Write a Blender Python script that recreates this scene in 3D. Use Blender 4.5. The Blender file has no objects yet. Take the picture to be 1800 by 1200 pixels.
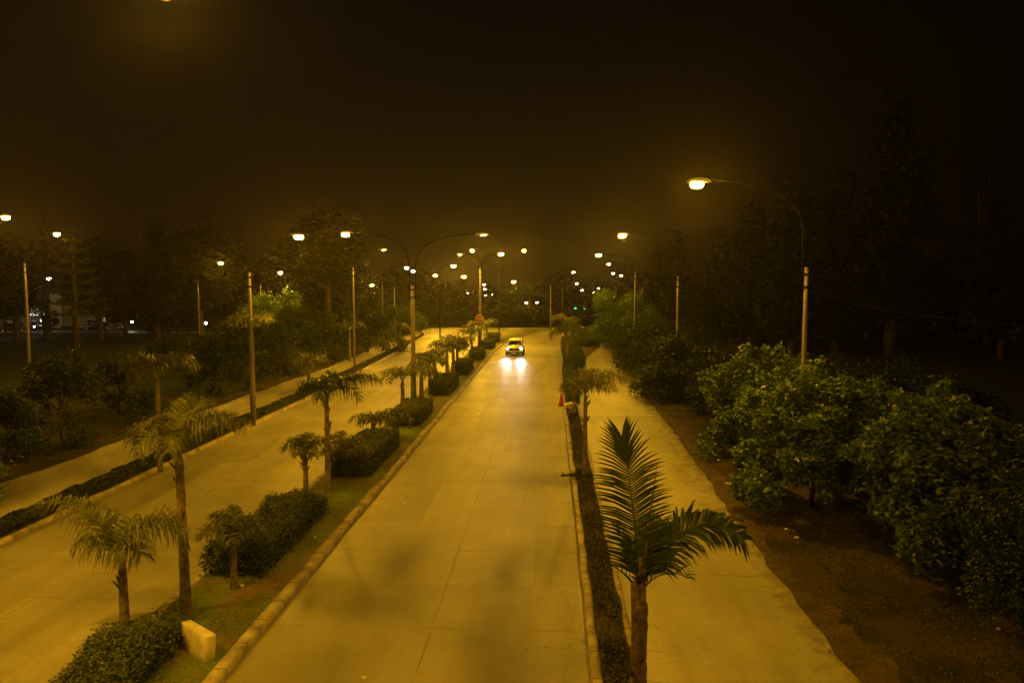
import bpy, math, random
import numpy as np
from mathutils import Vector

rng = np.random.default_rng(7)
random.seed(7)
sc = bpy.context.scene
COL = sc.collection
PI = math.pi

# ------------------------------------------------------------------ camera
H = 7.0
F = 1350.0
pitch = math.atan(100 / F)
_a = 68 / F
yaw = math.atan2(_a, (100 / F) * math.sin(pitch) + math.cos(pitch))
cam = bpy.data.cameras.new("camera")
cam.sensor_width = 36
cam.lens = F * 36 / 1800
cam.clip_start = 0.1
cam.clip_end = 5000
camo = bpy.data.objects.new("camera", cam)
COL.objects.link(camo)
camo.location = (0, 0, H)
camo.rotation_euler = (PI / 2 - pitch, 0, yaw)
sc.camera = camo


def ray(px, py):
    """direction in the world of a point measured on the 1800 x 1200 photograph"""
    a = (px - 900) / F
    b = (600 - py) / F
    y = b * math.sin(pitch) + math.cos(pitch)
    z = b * math.cos(pitch) - math.sin(pitch)
    c, s = math.cos(yaw), math.sin(yaw)
    return Vector((a * c - y * s, a * s + y * c, z))


def G(px, py, z=0.0):
    d = ray(px, py)
    t = (z - H) / d.z
    return Vector((d.x * t, d.y * t, z))


def P(px, py, Y):
    d = ray(px, py)
    t = Y / d.y
    return Vector((d.x * t, Y, H + d.z * t))


# ------------------------------------------------------------------ helpers
def tag(o, label=None, cat=None, group=None, kind=None):
    if label: o["label"] = label
    if cat: o["category"] = cat
    if group: o["group"] = group
    if kind: o["kind"] = kind
    return o


def empty(name, loc, label, cat, group=None, rz=0.0):
    o = bpy.data.objects.new(name, None)
    COL.objects.link(o)
    o.location = loc
    o.rotation_euler = (0, 0, rz)
    o.empty_display_size = 0.2
    return tag(o, label, cat, group)


class MB:
    def __init__(s):
        s.v = []; s.q = []; s.t = []; s.p = []; s.n = 0

    def add(s, v, quads=None, tris=None, polys=None):
        v = np.asarray(v, float).reshape(-1, 3)
        s.v.append(v)
        if quads is not None and len(quads): s.q.append(np.asarray(quads, int).reshape(-1, 4) + s.n)
        if tris is not None and len(tris): s.t.append(np.asarray(tris, int).reshape(-1, 3) + s.n)
        if polys:
            for p in polys: s.p.append([int(i) + s.n for i in p])
        s.n += len(v)

    def box(s, x0, x1, y0, y1, z0, z1, bev=0.0):
        if bev <= 0:
            v = [(x, y, z) for z in (z0, z1) for y in (y0, y1) for x in (x0, x1)]
            s.add(v, [(0, 2, 3, 1), (4, 5, 7, 6), (0, 1, 5, 4), (2, 6, 7, 3), (0, 4, 6, 2), (1, 3, 7, 5)])
        else:
            b = bev
            ring = lambda i, z: [(x0 + i, y0 + b, z), (x0 + b, y0 + i, z), (x1 - b, y0 + i, z), (x1 - i, y0 + b, z),
                                 (x1 - i, y1 - b, z), (x1 - b, y1 - i, z), (x0 + b, y1 - i, z), (x0 + i, y1 - b, z)]
            v = ring(b * .7, z0) + ring(0, z0 + b) + ring(0, z1 - b) + ring(b * .7, z1)
            q = [(r * 8 + i, r * 8 + (i + 1) % 8, r * 8 + 8 + (i + 1) % 8, r * 8 + 8 + i) for r in range(3) for i in range(8)]
            s.add(v, q, polys=[list(range(7, -1, -1)), list(range(24, 32))])

    def tube(s, path, radii, n=8, caps=True):
        path = np.asarray(path, float)
        m = len(path)
        if np.isscalar(radii): radii = [radii] * m
        tan = np.gradient(path, axis=0)
        tan /= np.linalg.norm(tan, axis=1)[:, None] + 1e-9
        ref = np.array([0.0, 0, 1]) if abs(tan[0][2]) < .9 else np.array([1.0, 0, 0])
        vs = []
        u = np.cross(tan[0], ref); u /= np.linalg.norm(u)
        for i in range(m):
            u = u - tan[i] * np.dot(u, tan[i]); u /= np.linalg.norm(u) + 1e-9
            w = np.cross(tan[i], u)
            for k in range(n):
                a = 2 * PI * k / n
                vs.append(path[i] + radii[i] * (u * math.cos(a) + w * math.sin(a)))
        q = [(i * n + k, i * n + (k + 1) % n, i * n + n + (k + 1) % n, i * n + n + k) for i in range(m - 1) for k in range(n)]
        s.add(vs, q, polys=[list(range(n - 1, -1, -1)), list(range((m - 1) * n, m * n))] if caps else None)

    def lathe(s, prof, n=16, c=(0, 0, 0)):
        vs = [(c[0] + r * math.cos(2 * PI * k / n), c[1] + r * math.sin(2 * PI * k / n), c[2] + z) for r, z in prof for k in range(n)]
        m = len(prof)
        q = [(i * n + k, i * n + (k + 1) % n, i * n + n + (k + 1) % n, i * n + n + k) for i in range(m - 1) for k in range(n)]
        s.add(vs, q, polys=[list(range(n - 1, -1, -1)), list(range((m - 1) * n, m * n))])

    def build(s, name, mat, parent=None, smooth=False, loc=None):
        me = bpy.data.meshes.new(name)
        V = np.concatenate(s.v) if s.v else np.zeros((0, 3))
        loops = []; starts = []; tot = 0
        if s.q:
            Q = np.concatenate(s.q); loops.append(Q.ravel()); starts.append(tot + 4 * np.arange(len(Q))); tot += Q.size
        if s.t:
            T = np.concatenate(s.t); loops.append(T.ravel()); starts.append(tot + 3 * np.arange(len(T))); tot += T.size
        for p in s.p:
            loops.append(np.array(p)); starts.append(np.array([tot])); tot += len(p)
        L = np.concatenate(loops).astype(np.int32); S = np.concatenate(starts).astype(np.int32)
        me.vertices.add(len(V)); me.vertices.foreach_set("co", V.ravel().astype(np.float32))
        me.loops.add(len(L)); me.loops.foreach_set("vertex_index", L)
        me.polygons.add(len(S)); me.polygons.foreach_set("loop_start", S)
        me.update(calc_edges=True)
        if smooth: me.polygons.foreach_set("use_smooth", np.ones(len(S), bool))
        me.validate()
        me.materials.append(mat)
        o = bpy.data.objects.new(name, me)
        COL.objects.link(o)
        if parent is not None: o.parent = parent
        if loc is not None: o.location = loc
        return o


# ------------------------------------------------------------------ materials
def new_mat(name):
    m = bpy.data.materials.new(name); m.use_nodes = True
    nt = m.node_tree
    return m, nt, nt.nodes["Principled BSDF"]


def N(nt, typ, **kw):
    n = nt.nodes.new(typ)
    for k, v in kw.items():
        if k in n.inputs: n.inputs[k].default_value = v
        else: setattr(n, k, v)
    return n


def simple(name, col, rough=.6, metal=0.0, var=.25, scale=6.0, spec=.4):
    m, nt, b = new_mat(name)
    tc = N(nt, "ShaderNodeTexCoord")
    no = N(nt, "ShaderNodeTexNoise", Scale=scale, Detail=5.0)
    nt.links.new(tc.outputs["Object"], no.inputs["Vector"])
    r = N(nt, "ShaderNodeValToRGB")
    r.color_ramp.elements[0].position = .3; r.color_ramp.elements[1].position = .7
    r.color_ramp.elements[0].color = (*[c * (1 - var) for c in col], 1)
    r.color_ramp.elements[1].color = (*[min(1, c * (1 + var)) for c in col], 1)
    nt.links.new(no.outputs["Fac"], r.inputs["Fac"])
    nt.links.new(r.outputs["Color"], b.inputs["Base Color"])
    b.inputs["Roughness"].default_value = rough
    b.inputs["Metallic"].default_value = metal
    b.inputs["Specular IOR Level"].default_value = spec
    return m


def leaf_mat(name, c0, c1, rough=.5, spec=.35, trans=.25):
    """leaves that vary one from another"""
    m, nt, b = new_mat(name)
    ge = N(nt, "ShaderNodeNewGeometry")
    r = N(nt, "ShaderNodeValToRGB")
    r.color_ramp.elements[0].color = (*c0, 1); r.color_ramp.elements[1].color = (*c1, 1)
    nt.links.new(ge.outputs["Random Per Island"], r.inputs["Fac"])
    nt.links.new(r.outputs["Color"], b.inputs["Base Color"])
    b.inputs["Roughness"].default_value = rough
    b.inputs["Specular IOR Level"].default_value = spec
    tr = N(nt, "ShaderNodeBsdfTranslucent")
    nt.links.new(r.outputs["Color"], tr.inputs["Color"])
    mx = N(nt, "ShaderNodeMixShader"); mx.inputs[0].default_value = trans
    nt.links.new(b.outputs[0], mx.inputs[1]); nt.links.new(tr.outputs[0], mx.inputs[2])
    nt.links.new(mx.outputs[0], nt.nodes["Material Output"].inputs["Surface"])
    return m


def emit(name, col, s):
    m = bpy.data.materials.new(name); m.use_nodes = True
    nt = m.node_tree; nt.nodes.remove(nt.nodes["Principled BSDF"])
    e = N(nt, "ShaderNodeEmission", Color=(*col, 1), Strength=s)
    nt.links.new(e.outputs[0], nt.nodes["Material Output"].inputs["Surface"])
    return m


def mth(nt, op, a, b=None, clamp=False):
    n = N(nt, "ShaderNodeMath", operation=op); n.use_clamp = clamp
    for i, v in enumerate((a, b)):
        if v is None: continue
        if isinstance(v, (int, float)): n.inputs[i].default_value = v
        else: nt.links.new(v, n.inputs[i])
    return n.outputs[0]


def concrete_road(name, joints_x, step, phase, base=(.285, .27, .22), dark_patches=(), dirt=None):
    """worn concrete slabs: blotches, wheel paths, joints sealed with tar, specks of dirt"""
    m, nt, b = new_mat(name)
    L = nt.links.new
    tc = N(nt, "ShaderNodeTexCoord")
    sep = N(nt, "ShaderNodeSeparateXYZ"); L(tc.outputs["Object"], sep.inputs[0])
    X, Y = sep.outputs[0], sep.outputs[1]
    big = N(nt, "ShaderNodeTexNoise", Scale=.22, Detail=4.0, Roughness=.6); L(tc.outputs["Object"], big.inputs["Vector"])
    mp = N(nt, "ShaderNodeMapping"); mp.inputs["Scale"].default_value = (1.1, .12, 1); L(tc.outputs["Object"], mp.inputs[0])
    streak = N(nt, "ShaderNodeTexNoise", Scale=1.0, Detail=4.0); L(mp.outputs[0], streak.inputs["Vector"])
    fine = N(nt, "ShaderNodeTexNoise", Scale=9.0, Detail=8.0, Roughness=.75); L(tc.outputs["Object"], fine.inputs["Vector"])
    speck = N(nt, "ShaderNodeTexVoronoi", Scale=2.3); L(tc.outputs["Object"], speck.inputs["Vector"])
    # slab to slab tint
    crk = N(nt, "ShaderNodeTexVoronoi", Scale=.33); crk.feature = "DISTANCE_TO_EDGE"
    cw = N(nt, "ShaderNodeTexNoise", Scale=2.2, Detail=6.0); L(tc.outputs["Object"], cw.inputs["Vector"])
    cm = N(nt, "ShaderNodeVectorMath", operation="MULTIPLY_ADD"); cm.inputs[1].default_value = (.9, .9, .9); L(cw.outputs["Color"], cm.inputs[0]); L(tc.outputs["Object"], cm.inputs[2]); L(cm.outputs[0], crk.inputs["Vector"])
    cmask = N(nt, "ShaderNodeTexNoise", Scale=.11, Detail=2.0); L(tc.outputs["Object"], cmask.inputs["Vector"])
    crack = mth(nt, "MULTIPLY", mth(nt, "LESS_THAN", crk.outputs["Distance"], .006), mth(nt, "GREATER_THAN", cmask.outputs["Fac"], .53))
    iy = mth(nt, "FLOOR", mth(nt, "DIVIDE", mth(nt, "ADD", Y, phase), step))
    ix = mth(nt, "FLOOR", mth(nt, "DIVIDE", mth(nt, "ADD", X, 100 - (joints_x[0] if joints_x else 0)), 3.4))
    wn = N(nt, "ShaderNodeTexWhiteNoise"); wn.noise_dimensions = '2D'
    cb = N(nt, "ShaderNodeCombineXYZ"); L(ix, cb.inputs[0]); L(iy, cb.inputs[1]); L(cb.outputs[0], wn.inputs["Vector"])
    val = mth(nt, "ADD", mth(nt, "MULTIPLY", big.outputs["Fac"], .55), mth(nt, "MULTIPLY", streak.outputs["Fac"], .45))
    val = mth(nt, "ADD", val, mth(nt, "MULTIPLY", mth(nt, "SUBTRACT", fine.outputs["Fac"], .5), .35))
    val = mth(nt, "ADD", val, mth(nt, "MULTIPLY", mth(nt, "SUBTRACT", wn.outputs["Value"], .5), .16))
    r = N(nt, "ShaderNodeValToRGB")
    e = r.color_ramp.elements
    e[0].position = .28; e[0].color = (*[c * .50 for c in base], 1)
    e[1].position = .72; e[1].color = (*[c * 1.28 for c in base], 1)
    L(val, r.inputs["Fac"])
    # joints, slightly wandering
    wob = N(nt, "ShaderNodeTexNoise", Scale=.9, Detail=3.0); L(tc.outputs["Object"], wob.inputs["Vector"])
    wv = mth(nt, "MULTIPLY", mth(nt, "SUBTRACT", wob.outputs["Fac"], .5), .22)
    yy = mth(nt, "ADD", mth(nt, "ADD", Y, phase), wv)
    dy = mth(nt, "ABSOLUTE", mth(nt, "SUBTRACT", mth(nt, "FLOORED_MODULO", yy, step), step / 2))
    line = mth(nt, "LESS_THAN", dy, .028)
    for jx in joints_x:
        dx = mth(nt, "ABSOLUTE", mth(nt, "ADD", mth(nt, "SUBTRACT", X, jx), mth(nt, "MULTIPLY", wv, .35)))
        line = mth(nt, "MAXIMUM", line, mth(nt, "LESS_THAN", dx, .022))
    brk = N(nt, "ShaderNodeTexNoise", Scale=.7, Detail=2.0); L(tc.outputs["Object"], brk.inputs["Vector"])
    line = mth(nt, "MULTIPLY", line, mth(nt, "MULTIPLY", mth(nt, "SUBTRACT", brk.outputs["Fac"], .34), 2.6, True), True)
    sp = mth(nt, "LESS_THAN", speck.outputs["Distance"], .045)
    dark = mth(nt, "MAXIMUM", mth(nt, "MULTIPLY", line, .62), mth(nt, "MULTIPLY", sp, .5))
    dark = mth(nt, "MAXIMUM", dark, mth(nt, "MULTIPLY", crack, .45))
    mp2 = N(nt, "ShaderNodeMapping"); mp2.inputs["Scale"].default_value = (5.0, 13.0, 1); L(tc.outputs["Object"], mp2.inputs[0])
    scr = N(nt, "ShaderNodeTexNoise", Scale=1.0, Detail=5.0, Roughness=.7, Distortion=1.2); L(mp2.outputs[0], scr.inputs["Vector"])
    smask = N(nt, "ShaderNodeTexNoise", Scale=.4, Detail=3.0); L(tc.outputs["Object"], smask.inputs["Vector"])
    scv = mth(nt, "MULTIPLY", mth(nt, "MULTIPLY", mth(nt, "SUBTRACT", scr.outputs["Fac"], .60), 5.0, True), mth(nt, "MULTIPLY", mth(nt, "SUBTRACT", smask.outputs["Fac"], .42), 4.0, True))
    dark = mth(nt, "MAXIMUM", dark, mth(nt, "MULTIPLY", scv, .55))
    if dirt:
        dd_ = mth(nt, "DIVIDE", mth(nt, "SUBTRACT", X, dirt[0]), dirt[1] - dirt[0])
        dn = mth(nt, "ADD", dd_, mth(nt, "MULTIPLY", mth(nt, "SUBTRACT", fine.outputs["Fac"], .5), 1.6))
        dn = mth(nt, "ADD", dn, mth(nt, "MULTIPLY", mth(nt, "SUBTRACT", cw.outputs["Fac"], .5), 2.2))
        dark = mth(nt, "MAXIMUM", dark, mth(nt, "MULTIPLY", mth(nt, "SUBTRACT", dn, .4), .9, True))
    for (ox, oy, ow, ol, oa) in dark_patches:          # soft dark patches along the middle of the lanes
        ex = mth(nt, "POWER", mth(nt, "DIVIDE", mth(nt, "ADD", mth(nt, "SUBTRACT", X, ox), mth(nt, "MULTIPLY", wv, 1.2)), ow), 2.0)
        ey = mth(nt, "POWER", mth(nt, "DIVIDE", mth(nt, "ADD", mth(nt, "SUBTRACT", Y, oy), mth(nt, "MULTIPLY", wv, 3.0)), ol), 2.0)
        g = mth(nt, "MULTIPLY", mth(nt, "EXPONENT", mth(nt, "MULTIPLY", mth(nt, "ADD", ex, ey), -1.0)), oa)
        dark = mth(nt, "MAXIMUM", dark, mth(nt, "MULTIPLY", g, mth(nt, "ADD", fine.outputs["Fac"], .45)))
    mx = N(nt, "ShaderNodeMix", data_type='RGBA')
    L(dark, mx.inputs[0]); L(r.outputs["Color"], mx.inputs[6]); mx.inputs[7].default_value = (.045, .04, .035, 1)
    L(mx.outputs[2], b.inputs["Base Color"])
    b.inputs["Roughness"].default_value = .52
    b.inputs["Specular IOR Level"].default_value = .5
    bm = N(nt, "ShaderNodeBump", Strength=.25, Distance=.02); L(fine.outputs["Fac"], bm.inputs["Height"]); L(bm.outputs[0], b.inputs["Normal"])
    return m


def soil(name, c_dirt, c_grass, bias=.5, scale=.5):
    m, nt, b = new_mat(name)
    L = nt.links.new
    tc = N(nt, "ShaderNodeTexCoord")
    n1 = N(nt, "ShaderNodeTexNoise", Scale=scale, Detail=6.0, Roughness=.65); L(tc.outputs["Object"], n1.inputs["Vector"])
    n2 = N(nt, "ShaderNodeTexNoise", Scale=14.0, Detail=8.0, Roughness=.8); L(tc.outputs["Object"], n2.inputs["Vector"])
    r = N(nt, "ShaderNodeValToRGB")
    r.color_ramp.elements[0].position = bias - .1; r.color_ramp.elements[1].position = bias + .1
    r.color_ramp.elements[0].color = (*c_dirt, 1); r.color_ramp.elements[1].color = (*c_grass, 1)
    L(n1.outputs["Fac"], r.inputs["Fac"])
    mx = N(nt, "ShaderNodeMix", data_type='RGBA', blend_type='MULTIPLY'); mx.inputs[0].default_value = 1
    r2 = N(nt, "ShaderNodeValToRGB")
    r2.color_ramp.elements[0].position = .3; r2.color_ramp.elements[1].position = .7
    r2.color_ramp.elements[0].color = (.45, .45, .45, 1); r2.color_ramp.elements[1].color = (1.3, 1.3, 1.3, 1)
    L(n2.outputs["Fac"], r2.inputs["Fac"])
    L(r.outputs["Color"], mx.inputs[6]); L(r2.outputs["Color"], mx.inputs[7])
    L(mx.outputs[2], b.inputs["Base Color"])
    b.inputs["Roughness"].default_value = .9
    b.inputs["Specular IOR Level"].default_value = .15
    bm = N(nt, "ShaderNodeBump", Strength=.7, Distance=.05); L(n2.outputs["Fac"], bm.inputs["Height"]); L(bm.outputs[0], b.inputs["Normal"])
    return m


def kerb_mat():
    """cast kerb stones a metre long: joints, scuffs, dirt"""
    m = simple("kerb concrete", (.36, .32, .26), .8, var=.5, scale=2.2)
    nt = m.node_tree; b = nt.nodes["Principled BSDF"]; old = b.inputs["Base Color"].links[0].from_socket
    tc = N(nt, "ShaderNodeTexCoord"); sp_ = N(nt, "ShaderNodeSeparateXYZ"); nt.links.new(tc.outputs["Object"], sp_.inputs[0])
    no = N(nt, "ShaderNodeTexNoise", Scale=7.0, Detail=7.0, Roughness=.8); nt.links.new(tc.outputs["Object"], no.inputs["Vector"])
    j = mth(nt, "LESS_THAN", mth(nt, "FLOORED_MODULO", mth(nt, "ADD", sp_.outputs[1], mth(nt, "MULTIPLY", no.outputs["Fac"], .04)), 1.0), .035)
    d = mth(nt, "MULTIPLY", mth(nt, "SUBTRACT", no.outputs["Fac"], .52), 4.0, True)
    mx = N(nt, "ShaderNodeMix", data_type='RGBA'); nt.links.new(mth(nt, "MAXIMUM", mth(nt, "MULTIPLY", j, .8), mth(nt, "MULTIPLY", d, .6)), mx.inputs[0])
    nt.links.new(old, mx.inputs[6]); mx.inputs[7].default_value = (.06, .05, .035, 1); nt.links.new(mx.outputs[2], b.inputs["Base Color"])
    return m


SODIUM = (1.0, .475, .014)
LAMP = 2080.0
M = dict(
    road=concrete_road("main road concrete", [-2.4], 4.6, 1.0, dark_patches=[(-3.8, 18.6, .62, 1.9, 1.15), (-4.0, 16.4, .7, 2.4, .62), (-4.3, 13.8, .9, 2.0, .5), (-1.05, 18.2, .42, 1.6, .85), (-1.1, 15.2, .55, 2.8, .5), (-3.9, 30, .6, 9, .16), (-.9, 33, .6, 9, .16), (-3.9, 52, .7, 9, .14)]),
    road_l=concrete_road("left road concrete", [-11.5], 5.2, 2.0, (.28, .265, .22)),
    road_s=concrete_road("right service road concrete", [], 9.0, 4.2, (.35, .33, .265), dirt=(4.55, 5.7)),
    road_o=concrete_road("left service road concrete", [], 8.0, 2.2, (.33, .31, .27), dirt=(-18.6, -19.6)),
    ring=concrete_road("roundabout concrete", [], 6.0, 1.0, (.31, .29, .26)),
    kerb=kerb_mat(),
    ground=soil("ground", (.060, .042, .024), (.028, .040, .014), .42, .25),
    verge=soil("verge dirt", (.078, .058, .026), (.024, .026, .010), .54, .45),
    dust=soil("dusty road edge", (.135, .10, .055), (.075, .055, .027), .5, 1.6),
    lawn=soil("median lawn", (.28, .19, .10), (.20, .26, .07), .46, .55),
    soilstrip=soil("separator soil", (.13, .10, .05), (.07, .07, .028), .55, 1.5),
    farlawn=soil("park lawn", (.03, .032, .014), (.026, .042, .012), .4, .1),
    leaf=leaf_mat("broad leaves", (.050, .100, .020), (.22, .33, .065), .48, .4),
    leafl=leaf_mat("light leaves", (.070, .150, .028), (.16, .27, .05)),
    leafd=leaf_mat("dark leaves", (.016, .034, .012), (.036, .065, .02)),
    leafm=leaf_mat("mid green leaves", (.026, .050, .014), (.085, .125, .030), .5, .35),
    leafx=leaf_mat("evergreen leaves", (.010, .018, .007), (.024, .034, .012), .6, .2, .15),
    hedge=leaf_mat("hedge leaves", (.045, .070, .016), (.115, .150, .033), .6),
    edging=leaf_mat("edging leaves", (.030, .042, .012), (.07, .085, .022), .6),
    palm=leaf_mat("palm leaflets", (.034, .046, .013), (.155, .165, .05), .45, .4, .2),
    trunkd=simple("dark palm trunk", (.10, .072, .045), .85, var=.6, scale=9.0, spec=.15),
    palmd=leaf_mat("deep green palm leaflets", (.022, .040, .013), (.045, .070, .020), .4, .45, .15),
    dry=leaf_mat("dry palm leaf", (.16, .11, .055), (.26, .19, .09), .7, .2),
    cover=leaf_mat("creeping plants", (.040, .046, .014), (.14, .13, .045), .7, .2),
    grass=leaf_mat("grass blades", (.14, .19, .045), (.24, .28, .08), .7, .15),
    trunk=simple("palm trunk", (.19, .155, .10), .85, var=.55, scale=9.0, spec=.15),
    bark=simple("bark", (.085, .062, .04), .9, var=.4, scale=5.0, spec=.1),
    pole=simple("concrete pole", (.20, .175, .135), .75, var=.2, scale=2.0),
    poleg=simple("green painted pole foot", (.10, .13, .07), .6, var=.3, scale=4.0),
    metal=simple("galvanised arm", (.014, .014, .013), .85, 0, .15, spec=.06),
    housing=simple("lamp housing", (.33, .33, .32), .45, .3, .1),
    lens=emit("sodium lamp lens", SODIUM, LAMP),
    lensw=emit("warm white lamp lens", (1.0, .52, .022), LAMP * 1.4),
    lensr=emit("strong sodium lamp lens", SODIUM, LAMP * 1.25),
    lensd=emit("weaker sodium lamp lens", SODIUM, LAMP * .68),
    lensfar=emit("far lamp lens", (1.0, .62, .14), LAMP * .16),
    lensled=emit("white lamp lens", (1.0, .9, .7), 60.0),
    lensflat=emit("flat lamp glass", (1.0, .50, .02), LAMP * 2.2),
    lensflatb=emit("bright flat lamp glass", (1.0, .50, .02), LAMP * 7.6),
    lensoff=simple("unlit lamp glass", (.75, .75, .72), .2, 0, .05, spec=.6),
    white=simple("white car paint", (.85, .85, .82), .35, 0, .03, spec=.6),
    glass=simple("car glass", (.012, .013, .014), .06, 0, .1, spec=.8),
    black=simple("black plastic", (.02, .02, .02), .5, 0, .2),
    tyre=simple("tyre rubber", (.025, .025, .025), .85, 0, .2),
    rim=simple("alloy rim", (.5, .5, .5), .3, .9, .1),
    chrome=simple("chrome trim", (.7, .7, .7), .15, 1.0, .05),
    head=emit("headlight", (1.0, .96, .9), 90.0),
    headfar=emit("far headlight", (1.0, .95, .85), 60.0),
    plate=simple("plate", (.7, .7, .68), .5, 0, .05),
    red=simple("red sign paint", (.55, .11, .03), .5, 0, .12),
    redc=simple("red cone plastic", (.42, .035, .02), .5, 0, .15),
    pale=simple("white sign paint", (.75, .73, .68), .5, 0, .08),
    block=simple("pale concrete block", (.62, .56, .42), .85, 0, .28, 4.0),
    sack=simple("plastic sack", (.72, .66, .46), .4, 0, .15, 5.0),
    yellow=simple("yellow paint", (.55, .42, .06), .6, 0, .25, 6.0),
    rubble=simple("rubble", (.30, .25, .20), .9, 0, .4, 12.0),
    wall=simple("rendered wall", (.40, .33, .22), .9, 0, .2, .6),
    wallw=simple("white wall", (.66, .66, .62), .9, 0, .1, .6),
    roofm=simple("dark roof", (.07, .06, .05), .9, 0, .2, 1.0),
    win=emit("lit window", (1.0, .95, .80), 1.3),
    green=emit("green signal lens", (.03, .9, .40), 5.0),
    wire=simple("cable sheath", (.006, .006, .006), .9, 0, .1, spec=.03),
    litter=simple("litter", (.7, .68, .62), .6, 0, .2, 20.0),
    wood=simple("dead wood", (.10, .06, .035), .9, 0, .3, 12.0),
)

# ------------------------------------------------------------------ sky
w = bpy.data.worlds.new("World"); sc.world = w; w.use_nodes = True
nt = w.node_tree
bg = nt.nodes["Background"]
tc = N(nt, "ShaderNodeTexCoord")
sp = N(nt, "ShaderNodeSeparateXYZ"); nt.links.new(tc.outputs["Generated"], sp.inputs[0])
rp = N(nt, "ShaderNodeValToRGB")
el = rp.color_ramp.elements
el[0].position = 0.0; el[0].color = (.0060, .0031, .0013, 1)
el[1].position = .55; el[1].color = (.0020, .0017, .0014, 1)
e2 = rp.color_ramp.elements.new(.16); e2.color = (.0042, .0025, .0011, 1)
e3 = rp.color_ramp.elements.new(.32); e3.color = (.0028, .0021, .0012, 1)
# the town's glow stands over the road ahead and fades towards the dark country at the right
mr = N(nt, "ShaderNodeMapRange"); mr.inputs["From Min"].default_value = .72; mr.inputs["From Max"].default_value = -.25
mr.inputs["To Min"].default_value = .16; mr.inputs["To Max"].default_value = 1.0
mr.interpolation_type = 'SMOOTHSTEP'
nt.links.new(sp.outputs[0], mr.inputs["Value"])
cl = N(nt, "ShaderNodeTexNoise", Scale=2.2, Detail=4.0); nt.links.new(tc.outputs["Generated"], cl.inputs["Vector"])
nt.links.new(sp.outputs[2], rp.inputs["Fac"])
nt.links.new(rp.outputs["Color"], bg.inputs["Color"])
st = mth(nt, "MULTIPLY", mr.outputs[0], mth(nt, "ADD", mth(nt, "MULTIPLY", cl.outputs["Fac"], .6), .7))
nt.links.new(st, bg.inputs["Strength"])


# ------------------------------------------------------------------ ground, roads
def sheet(name, pts, z, mat, label=None):
    """flat polygon (x, y) at height z, facing up"""
    a = sum(pts[i][0] * pts[(i + 1) % len(pts)][1] - pts[(i + 1) % len(pts)][0] * pts[i][1] for i in range(len(pts)))
    if a < 0: pts = pts[::-1]
    mb = MB(); mb.add([(p[0], p[1], z) for p in pts], polys=[list(range(len(pts)))])
    o = mb.build(name, mat)
    return tag(o, kind="structure")


def strip(name, left, right, z, mat):
    """ribbon between two edge lines given at the same stations"""
    mb = MB(); n = len(left)
    v = [(x, y, z) for (x, y) in left] + [(x, y, z) for (x, y) in right]
    mb.add(v, [(i, n + i, n + i + 1, i + 1) for i in range(n - 1)])
    return tag(mb.build(name, mat), kind="structure")


def raised(name, left, right, z1, mat, z0=-.05, rough=0.0):
    """a raised ribbon with side faces (kerbs, planted strips)"""
    n = len(left)
    mb = MB()
    jz = [z1 + (rng.normal(0, rough) if rough else 0) for _ in range(n)]
    v = [(x, y, z0) for x, y in left] + [(x, y, jz[i]) for i, (x, y) in enumerate(left)] + \
        [(x, y, jz[i]) for i, (x, y) in enumerate(right)] + [(x, y, z0) for x, y in right]
    q = [(k * n + i, (k + 1) * n + i, (k + 1) * n + i + 1, k * n + i + 1) for k in range(3) for i in range(n - 1)]
    mb.add(v, q, polys=[[0, 3 * n, 2 * n, n], [n - 1, 2 * n - 1, 3 * n - 1, 4 * n - 1]])
    return tag(mb.build(name, mat), kind="structure")


def interp(tab, ys):
    t = np.array(tab); return np.interp(ys, t[:, 0], t[:, 1])


def edge(tab, ys, jit=0.0):
    x = interp(tab, ys)
    return [(float(x[i] + (rng.normal(0, jit) if jit else 0)), float(ys[i])) for i in range(len(ys))]


Y0 = -30.0
# edges as (distance along the road, offset across it)
E_verge_out = [(-30, 14), (15, 15), (30, 17), (60, 20), (117, 26)]
E_main_l = [(Y0, -5.78), (78, -5.78), (88, -5.6), (100, -4.3), (109, -2.6), (117, -.6)]
E_main_r = [(Y0, .74), (60, .78), (85, 1.4), (95, 2.0), (110, 3.4), (117, 4.6)]
E_med_l = [(Y0, -8.45), (30, -8.3), (70, -8.35), (95, -8.6), (117, -10.4)]
E_lef_l = [(Y0, -14.7), (45, -14.75), (60, -15.1), (75, -15.6), (90, -16.3), (104, -17.0)]
E_sep_l = [(Y0, -16.0), (45, -16.0), (60, -16.2), (75, -16.6), (90, -17.0), (104, -17.4)]
E_ser_l = [(Y0, -19.4), (45, -19.2), (63, -18.8), (78, -19.3), (103, -20.8), (121, -19.6)]
E_rs_l = [(Y0, 1.60), (50, 1.66), (72, 3.4), (85, 5.6), (100, 6.6), (117, 7.6)]
E_rs_r = [(Y0, 5.55), (18, 5.50), (32, 5.75), (62, 6.3), (80, 7.6), (95, 9.8), (110, 11.4), (117, 12.4)]

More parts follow.
